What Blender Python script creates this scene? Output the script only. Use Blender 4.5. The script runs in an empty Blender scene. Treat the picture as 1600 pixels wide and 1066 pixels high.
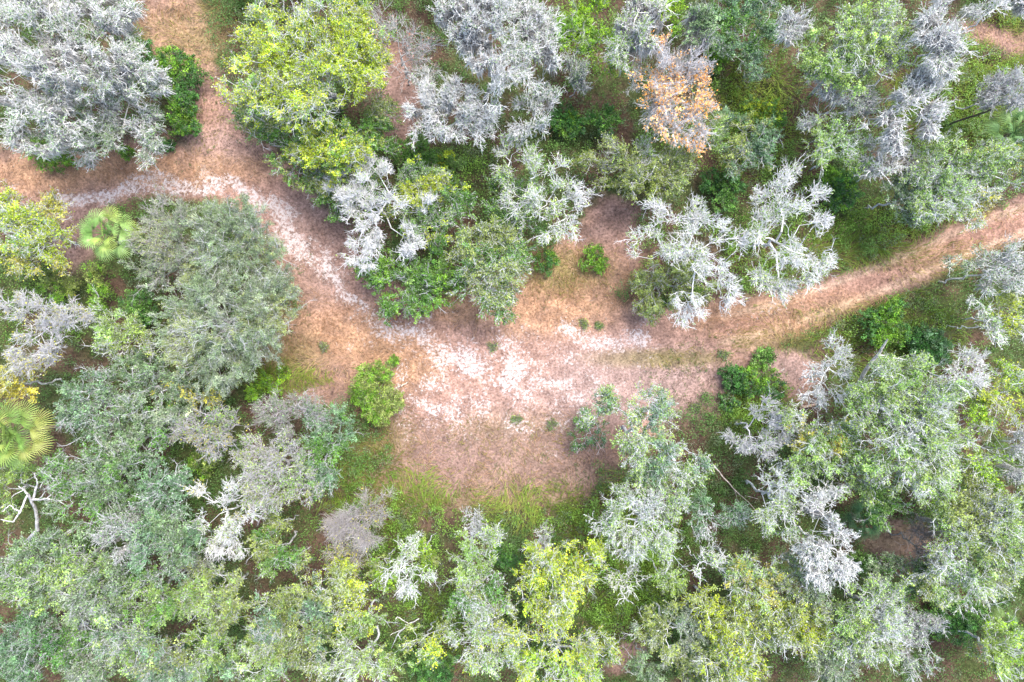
import bpy, math, time
import numpy as np

# ------------------------------------------------------------------ camera, sky, sun, exposure
S = bpy.context.scene
COL = S.collection
H = 53.333           # flying height of the camera (m)
PXM = 0.05           # metres on the ground per photo pixel
cam = bpy.data.cameras.new("camera")
cam.lens = 24.0
cam.sensor_width = 36.0
cam.clip_start = 0.5
cam.clip_end = 4000.0
camo = bpy.data.objects.new("camera", cam)
COL.objects.link(camo)
camo.location = (0, 0, H)
camo.rotation_euler = (0, 0, 0)
S.camera = camo

SUN_EL, SUN_AZ = math.radians(62), math.radians(40)     # high, veiled sun from the upper right
w = bpy.data.worlds.new("World")
S.world = w
w.use_nodes = True
nt = w.node_tree
bg = nt.nodes["Background"]
sky = nt.nodes.new("ShaderNodeTexSky")
sky.sky_type = 'NISHITA'
sky.sun_disc = False
sky.sun_elevation = SUN_EL
sky.sun_rotation = SUN_AZ
sky.air_density = 1.0
sky.dust_density = 3.0
sky.ozone_density = 1.0
nt.links.new(sky.outputs[0], bg.inputs[0])
bg.inputs[1].default_value = 0.15
sl = bpy.data.lights.new("sun", 'SUN')
sl.energy = 1.5
sl.angle = math.radians(35)
sl.color = (1.0, 0.97, 0.93)
so = bpy.data.objects.new("sun", sl)
COL.objects.link(so)
from mathutils import Vector
so.rotation_euler = Vector((math.sin(SUN_AZ) * math.cos(SUN_EL), math.cos(SUN_AZ) * math.cos(SUN_EL), math.sin(SUN_EL))).to_track_quat('Z', 'Y').to_euler()
so.location = (30, 30, 60)
S.view_settings.view_transform = 'Standard'
S.view_settings.look = 'None'
S.view_settings.exposure = 1.98
S.view_settings.gamma = 1.0
S.cycles.max_bounces = 6
S.cycles.diffuse_bounces = 4
S.cycles.transmission_bounces = 4

T0 = time.time()
rng = np.random.default_rng(7)

# ------------------------------------------------------------------ helpers
def wpt(u, v, z=0.0):
    """photo pixel (1600 x 1066) seen at height z -> world x, y"""
    k = PXM * (H - z) / H
    return np.array([(u - 800.0) * k, -(v - 533.0) * k])

class Noise2:
    def __init__(self, seed, n=64):
        self.g = np.random.default_rng(seed).random((n, n))
        self.n = n
    def __call__(self, x, y):
        n = self.n
        xi = np.floor(x).astype(int); yi = np.floor(y).astype(int)
        fx = x - xi; fy = y - yi
        fx = fx * fx * (3 - 2 * fx); fy = fy * fy * (3 - 2 * fy)
        a = self.g[xi % n, yi % n]; b = self.g[(xi + 1) % n, yi % n]
        c = self.g[xi % n, (yi + 1) % n]; d = self.g[(xi + 1) % n, (yi + 1) % n]
        return (a * (1 - fx) + b * fx) * (1 - fy) + (c * (1 - fx) + d * fx) * fy

N1, N2, N3, N4, N5 = (Noise2(s) for s in (1, 2, 3, 4, 5))

def fbm(n, x, y, f, octs=4):
    s = 0; a = 0.5; t = 0
    for i in range(octs):
        s = s + a * n(x * f + 17.3 * i, y * f - 9.1 * i); t += a
        a *= 0.5; f *= 2.03
    return s / t

def sstep(x, a, b):
    t = np.clip((x - a) / (b - a), 0, 1)
    return t * t * (3 - 2 * t)

def ground_z(x, y):
    return 0.35 * (fbm(N3, np.asarray(x, float), np.asarray(y, float), 0.08, 3) - 0.5)

def make_mesh(name, V, F, col=None, mat=None, parent=None, k=None, smooth=False):
    """V (n,3); F (m,4) or (m,3), -1 padded lists not needed: all faces one size"""
    me = bpy.data.meshes.new(name)
    V = np.ascontiguousarray(V, dtype=np.float32)
    Fs = F if isinstance(F, list) else [F]
    me.vertices.add(len(V))
    me.vertices.foreach_set("co", V.ravel())
    loops = np.concatenate([f.ravel() for f in Fs]).astype(np.int32)
    me.loops.add(len(loops))
    me.loops.foreach_set("vertex_index", loops)
    sizes = np.concatenate([np.full(len(f), f.shape[1]) for f in Fs])
    starts = np.concatenate([[0], np.cumsum(sizes)[:-1]]).astype(np.int32)
    me.polygons.add(len(sizes))
    me.polygons.foreach_set("loop_start", starts)
    if smooth:
        me.polygons.foreach_set("use_smooth", np.ones(len(sizes), dtype=bool))
    if col is not None:
        at = me.color_attributes.new("Col", 'FLOAT_COLOR', 'POINT')
        c4 = np.ones((len(V), 4), dtype=np.float32)
        c4[:, :3] = col
        at.data.foreach_set("color", c4.ravel())
    me.update(calc_edges=True)
    o = bpy.data.objects.new(name, me)
    COL.objects.link(o)
    if mat: me.materials.append(mat)
    if parent: o.parent = parent
    if k: o["kind"] = k
    return o

def unit(a):
    return a / np.maximum(np.linalg.norm(a, axis=-1, keepdims=True), 1e-9)

def tubes(A, B, ra, rb, sides):
    """tapered prisms from A to B: verts, quads"""
    n = len(A)
    d = unit(B - A)
    up = np.tile(np.array([0.31, 0.17, 0.93]), (n, 1))
    bad = np.abs((d * up).sum(1)) > 0.95
    up[bad] = (1, 0, 0)
    e1 = unit(np.cross(d, up)); e2 = np.cross(d, e1)
    an = np.arange(sides) * 2 * math.pi / sides
    ring = e1[:, None, :] * np.cos(an)[None, :, None] + e2[:, None, :] * np.sin(an)[None, :, None]
    va = A[:, None, :] + ring * np.asarray(ra)[:, None, None]
    vb = B[:, None, :] + ring * np.asarray(rb)[:, None, None]
    V = np.concatenate([va, vb], 1).reshape(-1, 3)
    base = (np.arange(n) * 2 * sides)[:, None]
    i = np.arange(sides); j = (i + 1) % sides
    q = np.stack([i, j, j + sides, i + sides], 1)
    F = (base[:, :, None] + q[None]).reshape(-1, 4)
    return V, F

def leaf_quads(P, D, N, L, W):
    """rhombus leaves at P, along D, normal N"""
    sd = unit(np.cross(D, N))
    a = P; b = P + D * (L * 0.45)[:, None] + sd * W[:, None] * 0.5
    c = P + D * L[:, None]; d = P + D * (L * 0.45)[:, None] - sd * W[:, None] * 0.5
    V = np.stack([a, b, c, d], 1).reshape(-1, 3)
    F = np.arange(len(P) * 4).reshape(-1, 4)
    return V, F

# ------------------------------------------------------------------ materials
def vcol_mat(name, rough=0.6, transl=0.0, spec=0.3, noise_scale=0.0, noise_amt=0.0, bump=0.0):
    m = bpy.data.materials.new(name)
    m.use_nodes = True
    t = m.node_tree; t.nodes.clear()
    out = t.nodes.new("ShaderNodeOutputMaterial")
    at = t.nodes.new("ShaderNodeAttribute"); at.attribute_name = "Col"
    p = t.nodes.new("ShaderNodeBsdfPrincipled")
    p.inputs["Roughness"].default_value = rough
    p.inputs["Specular IOR Level"].default_value = spec
    csock = at.outputs["Color"]
    if noise_amt > 0:
        tc = t.nodes.new("ShaderNodeTexCoord")
        nz = t.nodes.new("ShaderNodeTexNoise"); nz.inputs["Scale"].default_value = noise_scale
        nz.inputs["Detail"].default_value = 6
        t.links.new(tc.outputs["Object"], nz.inputs["Vector"])
        mr = t.nodes.new("ShaderNodeMapRange")
        mr.inputs["From Min"].default_value = 0.3; mr.inputs["From Max"].default_value = 0.7
        mr.inputs["To Min"].default_value = 1 - noise_amt; mr.inputs["To Max"].default_value = 1 + noise_amt
        t.links.new(nz.outputs[0], mr.inputs["Value"])
        mx = t.nodes.new("ShaderNodeVectorMath"); mx.operation = 'SCALE'
        t.links.new(csock, mx.inputs[0]); t.links.new(mr.outputs[0], mx.inputs["Scale"])
        csock = mx.outputs[0]
        if bump > 0:
            bp = t.nodes.new("ShaderNodeBump"); bp.inputs["Strength"].default_value = bump
            bp.inputs["Distance"].default_value = 0.03
            t.links.new(nz.outputs[0], bp.inputs["Height"])
            t.links.new(bp.outputs[0], p.inputs["Normal"])
    t.links.new(csock, p.inputs["Base Color"])
    if transl > 0:
        tr = t.nodes.new("ShaderNodeBsdfTranslucent")
        t.links.new(csock, tr.inputs["Color"])
        mix = t.nodes.new("ShaderNodeMixShader"); mix.inputs[0].default_value = transl
        t.links.new(p.outputs[0], mix.inputs[1]); t.links.new(tr.outputs[0], mix.inputs[2])
        t.links.new(mix.outputs[0], out.inputs[0])
    else:
        t.links.new(p.outputs[0], out.inputs[0])
    return m

M_LEAF = vcol_mat("leaf", 0.5, 0.35, 0.35)
M_LICHEN = vcol_mat("lichen", 0.9, 0.2, 0.1)
M_MOSS = vcol_mat("hanging_moss", 0.9, 0.3, 0.1)
M_TWIG = vcol_mat("twig_bark", 0.8, 0.0, 0.2)
M_BARK = vcol_mat("bark", 0.85, 0.0, 0.2, 9.0, 0.45, 0.6)
M_GRASS = vcol_mat("grass_blade", 0.55, 0.35, 0.3)
M_LITTER = vcol_mat("dead_leaf", 0.85, 0.1, 0.1)

def ground_material():
    m = bpy.data.materials.new("sandy_ground")
    m.use_nodes = True
    t = m.node_tree; L = t.links
    p = t.nodes["Principled BSDF"]
    p.inputs["Roughness"].default_value = 0.95
    p.inputs["Specular IOR Level"].default_value = 0.1
    at = t.nodes.new("ShaderNodeAttribute"); at.attribute_name = "Col"
    sa = t.nodes.new("ShaderNodeAttribute"); sa.attribute_name = "sand"
    tc = t.nodes.new("ShaderNodeTexCoord")
    # fine straw and litter mottling
    n1 = t.nodes.new("ShaderNodeTexNoise"); n1.inputs["Scale"].default_value = 5.5
    n1.inputs["Detail"].default_value = 8; n1.inputs["Roughness"].default_value = 0.72
    n2 = t.nodes.new("ShaderNodeTexNoise"); n2.inputs["Scale"].default_value = 4.2
    n2.inputs["Detail"].default_value = 10; n2.inputs["Roughness"].default_value = 0.8
    for n in (n1, n2): L.new(tc.outputs["Object"], n.inputs["Vector"])
    mr = t.nodes.new("ShaderNodeMapRange")
    mr.inputs["From Min"].default_value = 0.28; mr.inputs["From Max"].default_value = 0.72
    mr.inputs["To Min"].default_value = 0.2; mr.inputs["To Max"].default_value = 1.75
    L.new(n1.outputs[0], mr.inputs["Value"])
    sc = t.nodes.new("ShaderNodeVectorMath"); sc.operation = 'SCALE'
    L.new(at.outputs["Color"], sc.inputs[0]); L.new(mr.outputs[0], sc.inputs["Scale"])
    # white sand showing through where the litter is thin
    ad = t.nodes.new("ShaderNodeMath"); ad.operation = 'ADD'
    hf = t.nodes.new("ShaderNodeMath"); hf.operation = 'MULTIPLY_ADD'
    L.new(sa.outputs["Fac"], hf.inputs[0]); hf.inputs[1].default_value = 0.5; hf.inputs[2].default_value = -0.25
    L.new(n2.outputs[0], ad.inputs[0]); L.new(hf.outputs[0], ad.inputs[1])
    ms = t.nodes.new("ShaderNodeMapRange"); ms.interpolation_type = 'SMOOTHSTEP'
    ms.inputs["From Min"].default_value = 0.465; ms.inputs["From Max"].default_value = 0.585
    L.new(ad.outputs[0], ms.inputs["Value"])
    mx = t.nodes.new("ShaderNodeMix"); mx.data_type = 'RGBA'
    L.new(ms.outputs[0], mx.inputs["Factor"]); L.new(sc.outputs[0], mx.inputs["A"])
    mx.inputs["B"].default_value = (0.43, 0.375, 0.355, 1)
    L.new(mx.outputs["Result"], p.inputs["Base Color"])
    bp = t.nodes.new("ShaderNodeBump"); bp.inputs["Strength"].default_value = 0.5
    bp.inputs["Distance"].default_value = 0.05
    L.new(n1.outputs[0], bp.inputs["Height"]); L.new(bp.outputs[0], p.inputs["Normal"])
    return m
M_GROUND = ground_material()

# ------------------------------------------------------------------ ground
def seg_d(U, V, pts):
    """distance in photo pixels (on the ground) to a polyline"""
    d = np.full(U.shape, 1e9)
    for (x0, y0), (x1, y1) in zip(pts[:-1], pts[1:]):
        dx, dy = x1 - x0, y1 - y0
        t = np.clip(((U - x0) * dx + (V - y0) * dy) / (dx * dx + dy * dy + 1e-9), 0, 1)
        d = np.minimum(d, np.hypot(U - x0 - t * dx, V - y0 - t * dy))
    return d

def band(U, V, pts, hw, soft):
    return 1 - sstep(seg_d(U, V, pts), hw - soft, hw + soft)

OPEN = [  # open, unshaded ground: polylines with half widths (ground pixels)
    ([(-80, 285), (0, 275), (100, 280), (250, 262), (380, 275)], 42),
    ([(270, -120), (270, 0), (285, 70), (325, 190), (370, 260)], 44),
    ([(90, 320), (150, 335), (112, 400)], 24),
    ([(400, 285), (470, 370), (540, 460), (620, 530)], 62),
    ([(470, 555), (560, 550)], 66),
    ([(620, 560), (1000, 565)], 88), ([(680, 640), (960, 640)], 80), ([(670, 735), (880, 735)], 48),
    ([(780, 480), (900, 430), (945, 385)], 52), ([(930, 420), (955, 340)], 36),
    ([(1000, 540), (1200, 498)], 42), ([(1200, 498), (1300, 465), (1400, 425), (1500, 381), (1600, 343), (1800, 262)], 28),
    ([(1050, 570), (1240, 585)], 38), ([(1230, 590), (1240, 625)], 20),
    ([(612, 90), (625, 210)], 26), ([(1520, 46), (1570, 66), (1700, 112)], 15), ([(1370, 838), (1425, 842)], 26),
    ([(965, 1035), (990, 1015)], 16)]
TRACK = [([(-200, 300), (0, 290), (110, 300), (250, 272), (390, 285), (470, 375), (545, 465), (640, 535), (800, 565), (930, 555),
           (1050, 532), (1200, 498), (1300, 465), (1400, 425), (1500, 381), (1600, 343), (1800, 262)], 30), ([(1520, 46), (1570, 66), (1700, 112)], 13)]

def open_mask(U, V, soft=14):
    m = np.zeros(U.shape)
    for pts, hw in OPEN:
        m = np.maximum(m, band(U, V, pts, hw, soft))
    return m

def blob(U, V, u, v, ru, rv=None, soft=0.5):
    rv = rv or ru
    return 1 - sstep(np.hypot((U - u) / ru, (V - v) / rv), 1 - soft, 1 + soft)

SAND = [(([(85, 318), (150, 305), (240, 287), (330, 284), (385, 296), (440, 322)]), 10, .68),
        (([(440, 318), (450, 345)]), 14, .5), (([(425, 330), (465, 385), (515, 435), (550, 470), (590, 505), (640, 522)]), 10, .60),
        (([(440, 345), (480, 400), (530, 440)]), 26, .42),
        (([(640, 512), (700, 540)]), 22, .46), (([(690, 550), (745, 575), (800, 580)]), 24, .56), (([(600, 520), (700, 530), (860, 590)]), 55, .32),
        (([(885, 505), (920, 530), (960, 535), (1000, 520)]), 13, .60), (([(900, 530), (990, 560)]), 40, .36),
        (([(790, 580), (860, 600), (1000, 560)]), 40, .34), (([(640, 632), (672, 626)]), 8, .62), (([(666, 626), (668, 634)]), 5, .75), (([(600, 560), (720, 610), (860, 620)]), 45, .32),
        (([(780, 632), (880, 632)]), 5, .50), (([(760, 630), (900, 640)]), 30, .27), (([(700, 650), (730, 700)]), 26, .33), (([(545, 495), (549, 496)]), 3, .62), (([(540, 531), (550, 535)]), 4, .62),
        (([(1150, 505), (1230, 485)]), 8, .34), (([(1180, 570), (1230, 585)]), 12, .30), (([(600, 25), (615, 40)]), 8, .3), (([(0, 350), (20, 290)]), 12, .36), (([(195, 10), (215, 40)]), 12, .36)]

def ground_fields(U, V, X, Y):
    """albedo and sand cover of the soil itself"""
    n_big = fbm(N1, X, Y, 0.12, 4); n_mid = fbm(N2, X, Y, 0.5, 4); n_fin = fbm(N4, X, Y, 1.7, 3)
    litter = np.array([0.085, 0.055, 0.038]); moist = np.array([0.05, 0.065, 0.022])
    straw = np.array([0.285, 0.168, 0.1]); pink = np.array([0.24, 0.146, 0.112])
    mauve = np.array([0.235, 0.165, 0.145]); olive = np.array([0.135, 0.115, 0.045]); brown = np.array([0.175, 0.112, 0.092])
    c = litter + (moist - litter) * sstep(n_mid, 0.35, 0.65)[..., None]
    def lay(c, a, col):
        return c + (col - c) * np.clip(a, 0, 1)[..., None]
    op = open_mask(U + 16 * (n_mid - .5) * 2, V + 16 * (n_fin - .5) * 2)
    c = lay(c, op, brown + (pink - brown) * sstep(n_mid, 0.3, 0.6)[..., None])
    tr = np.zeros(U.shape)
    for pts, hw in TRACK: tr = np.maximum(tr, band(U, V, pts, hw, 12))
    c = lay(c, tr * 0.8, pink)
    for (u, v, ru, rv, a) in [(230, 262, 190, 26, .9), (60, 275, 90, 30, .8), (280, 40, 70, 60, .35), (530, 540, 90, 60, .8), (600, 560, 80, 50, .7),
                              (880, 450, 110, 60, .75), (850, 490, 90, 35, .6), (730, 480, 60, 25, .8), (1180, 500, 100, 28, .9), (470, 470, 40, 60, .5), (620, 570, 60, 40, .7), (1290, 470, 90, 20, .6)]:
        c = lay(c, blob(U, V, u, v, ru, rv, .6) * a * (0.45 + 0.9 * n_fin), straw)
    for (u, v, ru, rv, a) in [(960, 590, 110, 55, .8), (850, 640, 130, 40, .3), (1080, 600, 60, 50, .8), (470, 350, 40, 50, .5), (500, 420, 40, 50, .5), (330, 235, 50, 30, .4), (1230, 575, 40, 25, .7)]:
        c = lay(c, blob(U, V, u, v, ru, rv, .6) * a, mauve)
    for (u, v, ru, rv, a) in [(770, 735, 150, 50, .8), (880, 425, 70, 30, .8), (600, 720, 60, 60, .8), (440, 575, 60, 30, .8), (800, 690, 110, 40, .4), (1300, 485, 110, 18, .7), (1380, 400, 120, 22, .8),
                              (1000, 560, 80, 14, .5), (300, 40, 60, 35, .4), (320, 70, 40, 30, .35), (1390, 840, 50, 24, .4), (700, 770, 90, 30, .7), (470, 560, 40, 40, .4), (1200, 530, 60, 16, .5), (1060, 560, 70, 12, .6)]:
        c = lay(c, blob(U, V, u, v, ru, rv, .6) * a * (0.4 + n_mid), olive)
    for (u, v, ru, rv, a) in [(540, 380, 60, 60, .8), (620, 160, 40, 70, 1.), (110, 360, 40, 50, .9), (520, 610, 60, 50, .7), (840, 715, 130, 50, .8), (680, 725, 70, 60, .9), (760, 740, 150, 50, .7), (1100, 625, 40, 40, .6), (490, 430, 30, 60, .5)]:
        c = lay(c, blob(U, V, u, v, ru, rv, .6) * a * (0.5 + n_mid), brown)
    # tyre ruts of the right hand track: paler edges, redder middle
    rp = [(1130, 515), (1200, 498), (1300, 465), (1400, 425), (1500, 381), (1600, 343), (1800, 262)]
    c = lay(c, band(U, V, rp, 13, 8) * .7, np.array([0.235, 0.135, 0.10]))
    for off in (-20, 20):
        c = lay(c, band(U, V + off, rp, 5, 5) * .55, np.array([0.37, 0.26, 0.185]))
    c = c * (0.55 + 0.9 * n_fin)[..., None] * (0.85 + 0.3 * n_big)[..., None]
    s = np.zeros(U.shape)
    Uw = U + 22 * (n_mid - .5) * 2; Vw = V + 22 * (fbm(N5, X, Y, .5, 4) - .5) * 2
    pat = fbm(N4, X, Y, 0.9, 3) - .5
    for pts, hw, a in SAND:
        bd = band(Uw, Vw, pts, hw * 1.4 + 4, max(14, hw * 1.4))
        s = np.maximum(s, bd * np.clip(a - .02 + .55 * pat, 0, .60))
    s = np.clip(np.maximum(s, (blob(U, V, 790, 605, 250, 115, .6) * .42 + .45 * pat) * op), 0, .57)
    return c, np.clip(s, 0, 1)

def axis(lo, hi, step):
    a = np.arange(lo, hi + step * .5, step)
    g = step * 1.35 ** np.arange(1, 40)
    g = np.cumsum(g); g = g[g < 1500]
    return np.concatenate([lo - g[::-1], a, hi + g])

def grid_obj(name, xs, ys, dz, keep=None):
    X, Y = np.meshgrid(xs, ys, indexing='ij')
    U = X / PXM + 800; V = 533 - Y / PXM
    c, s = ground_fields(U, V, X, Y)
    Z = ground_z(X, Y) + 0.05 * (fbm(N4, X, Y, 0.8, 3) - .5) + dz
    rp = [(1130, 515), (1200, 498), (1300, 465), (1400, 425), (1500, 381), (1600, 343), (1800, 262)]
    for off in (-15, 15): Z = Z - .09 * band(U, V + off, rp, 6, 5)
    Z = Z + .04 * (fbm(N5, X, Y, 2.2, 3) - .5)
    nx, ny = X.shape
    idx = np.arange(nx * ny).reshape(nx, ny)
    F = np.stack([idx[:-1, :-1], idx[1:, :-1], idx[1:, 1:], idx[:-1, 1:]], -1).reshape(-1, 4)
    VV = np.stack([X, Y, Z], -1).reshape(-1, 3); cc = c.reshape(-1, 3); ss = s.ravel()
    if keep is not None:
        k = keep(U, V)
        fk = k.ravel()[F].all(1)
        F = F[fk]
        used, inv = np.unique(F, return_inverse=True)
        F = inv.reshape(-1, 4); VV = VV[used]; cc = cc[used]; ss = ss[used]
    o = make_mesh(name, VV, F, cc, M_GROUND, k='structure', smooth=True)
    a = o.data.attributes.new("sand", 'FLOAT', 'POINT')
    a.data.foreach_set("value", ss.astype(np.float32))
    return o

grid_obj("ground", axis(-46, 46, 0.14), axis(-32, 32, 0.14), 0.0)
grid_obj("dirt_track", np.arange(-46, 46.05, 0.14), np.arange(-32, 32.05, 0.14), 0.008,
         keep=lambda U, V: np.minimum.reduce([seg_d(U, V, p) - hw for p, hw in TRACK]) < 0)

# ------------------------------------------------------------------ trees
def skeleton(P, trunk, bf):
    """branching tree through the points P starting from the trunk chain; returns nodes, parent index"""
    n = len(P); nt_ = len(trunk)
    nodes = np.concatenate([trunk, P]); par = np.full(n + nt_, -1)
    par[1:nt_] = np.arange(nt_ - 1)
    plen = np.zeros(n + nt_)
    for i in range(1, nt_): plen[i] = plen[i - 1] + np.linalg.norm(trunk[i] - trunk[i - 1])
    best = np.full(n, 1e18); bp = np.zeros(n, int)
    for i in range(nt_ // 2, nt_):
        d = np.linalg.norm(P - trunk[i], axis=1) + bf * plen[i]
        m = d < best; best[m] = d[m]; bp[m] = i
    order = list(range(nt_))
    for _ in range(n):
        j = int(np.argmin(best))
        p = bp[j]; par[nt_ + j] = p
        plen[nt_ + j] = plen[p] + np.linalg.norm(P[j] - nodes[p])
        best[j] = np.inf
        order.append(nt_ + j)
        d = np.linalg.norm(P - P[j], axis=1) + bf * plen[nt_ + j]
        m = (d < best) & np.isfinite(best)
        best[m] = d[m]; bp[m] = nt_ + j
    cnt = np.zeros(n + nt_); child = np.zeros(n + nt_, int)
    for i in order[1:]: child[par[i]] += 1
    cnt[child == 0] = 1
    for i in reversed(order):
        if par[i] >= 0: cnt[par[i]] += cnt[i]
    return nodes, par, cnt, plen

LIN = lambda *c: np.array(c)
WHITE = LIN(.58, .59, .58); GREYW = LIN(.46, .46, .455); GREYB = LIN(.29, .26, .24)
PAL = {
 'green':  [LIN(.085, .20, .03), LIN(.125, .255, .045), LIN(.19, .30, .08)],
 'dull':   [LIN(.13, .21, .085), LIN(.175, .255, .12), LIN(.25, .30, .18)],
 'pale':   [LIN(.175, .30, .06), LIN(.26, .36, .105), LIN(.24, .345, .06)],
 'yellow': [LIN(.29, .39, .025), LIN(.42, .47, .035), LIN(.16, .29, .045)],
 'olive':  [LIN(.20, .26, .05), LIN(.27, .32, .09), LIN(.16, .23, .05)],
 'bright': [LIN(.11, .25, .02), LIN(.18, .33, .03), LIN(.07, .17, .02)],
 'dark':   [LIN(.05, .15, .03), LIN(.08, .20, .04), LIN(.06, .14, .05)],
 'lime':   [LIN(.20, .36, .015), LIN(.27, .42, .03), LIN(.14, .26, .02)],
 'gold':   [LIN(.40, .36, .05), LIN(.35, .36, .07), LIN(.27, .33, .09)],
 'orange': [LIN(.78, .38, .08), LIN(.74, .46, .20), LIN(.70, .32, .06)],
 'rust':   [LIN(.46, .16, .08), LIN(.36, .22, .17), LIN(.30, .2, .16)],
 'teal':   [LIN(.115, .215, .10), LIN(.155, .26, .13), LIN(.095, .185, .07)],
}
# kind: leaf palette, leaves per node, lichen flakes per node, twigs per node, twig colour, moss strands per node, node density, patchiness of leaves
KIND = {
 'moss':   dict(name='mossy_tree', pal='dull', lv=8, li=7, tw=4, tc=LIN(.64, .63, .605), mo=1.4, nd=.95, pat=.5),
 'white':  dict(name='lichen_tree', pal='pale', lv=9, li=2.5, tw=4, tc=LIN(.66, .655, .635), mo=0.0, nd=.8, pat=.8),
 'pale':   dict(name='pale_oak_tree', pal='pale', lv=30, li=4, tw=3, tc=WHITE, mo=.05, nd=1.0, pat=.6),
 'green':  dict(name='green_tree', pal='green', lv=38, li=1.5, tw=3, tc=GREYW, mo=0., nd=1.0, pat=.35),
 'dull':   dict(name='grey_green_oak_tree', pal='dull', lv=36, li=2.5, tw=3, tc=GREYW, mo=.06, nd=1.0, pat=.35),
 'yellow': dict(name='yellow_green_tree', pal='yellow', lv=32, li=2, tw=3, tc=WHITE, mo=0., nd=1.0, pat=.45),
 'olive':  dict(name='olive_green_tree', pal='olive', lv=34, li=2, tw=3, tc=GREYW, mo=0., nd=1.0, pat=.4),
 'orange': dict(name='orange_leaf_tree', pal='orange', lv=12, li=1, tw=5, tc=LIN(.56, .54, .54), mo=.3, nd=1.2, pat=.85),
 'bare':   dict(name='bare_tree', pal='gold', lv=1, li=1.5, tw=9, tc=LIN(.40, .37, .35), mo=0., nd=1.2, pat=1.),
 'bush':   dict(name='bush', pal='bright', lv=34, li=0, tw=2, tc=GREYB, mo=0., nd=2.2, pat=.2),
}
GROUPS = {'moss': 'moss covered trees of the wood', 'white': 'white lichen trees of the wood', 'pale': 'pale oaks of the wood', 'green': 'green trees of the wood',
          'dull': 'grey green oaks of the wood', 'yellow': 'yellow green trees of the wood', 'olive': 'olive trees of the wood',
          'bare': 'leafless trees of the wood', 'bush': 'bushes at the clearing and in the wood'}

def sample_tree_points(kind, lobes, n, r, even=False):
    w = np.array([l[3] ** 2 for l in lobes]); w /= w.sum()
    li = r.choice(len(lobes), n, p=w)
    L = np.array(lobes)
    d = unit(r.normal(size=(n, 3)) + np.array([0, 0, .25]))
    rad = 0.35 + 0.65 * r.random(n) ** 0.5
    # uneven outline: lobe radius varies with direction
    ph = r.random((len(lobes), 3)) * 6.28
    az = np.arctan2(d[:, 1], d[:, 0])
    wob = 1 + .16 * np.sin(3 * az + ph[li, 0]) + .12 * np.sin(5 * az + ph[li, 1]) + .08 * np.sin(9 * az + ph[li, 2])
    R = L[li, 3] * rad * wob
    P = L[li, :3] + d * R[:, None] * np.array([1, 1, .62])
    # twigs gather in clumps with gaps between them
    if kind != 'bush' and n > 60:
        nc = max(8, n // (2 if even else 11 if kind == 'white' else 8 if kind == 'moss' else 6))
        own = r.integers(0, nc, n); own[:nc] = np.arange(nc)
        P = P[:nc][own] + r.normal(size=(n, 3)) * np.array([.27, .27, .18]) * (.8 if kind in ('white', 'moss') else 1) * np.where(np.arange(n) < nc, 0, 1)[:, None]
    return P

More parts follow.
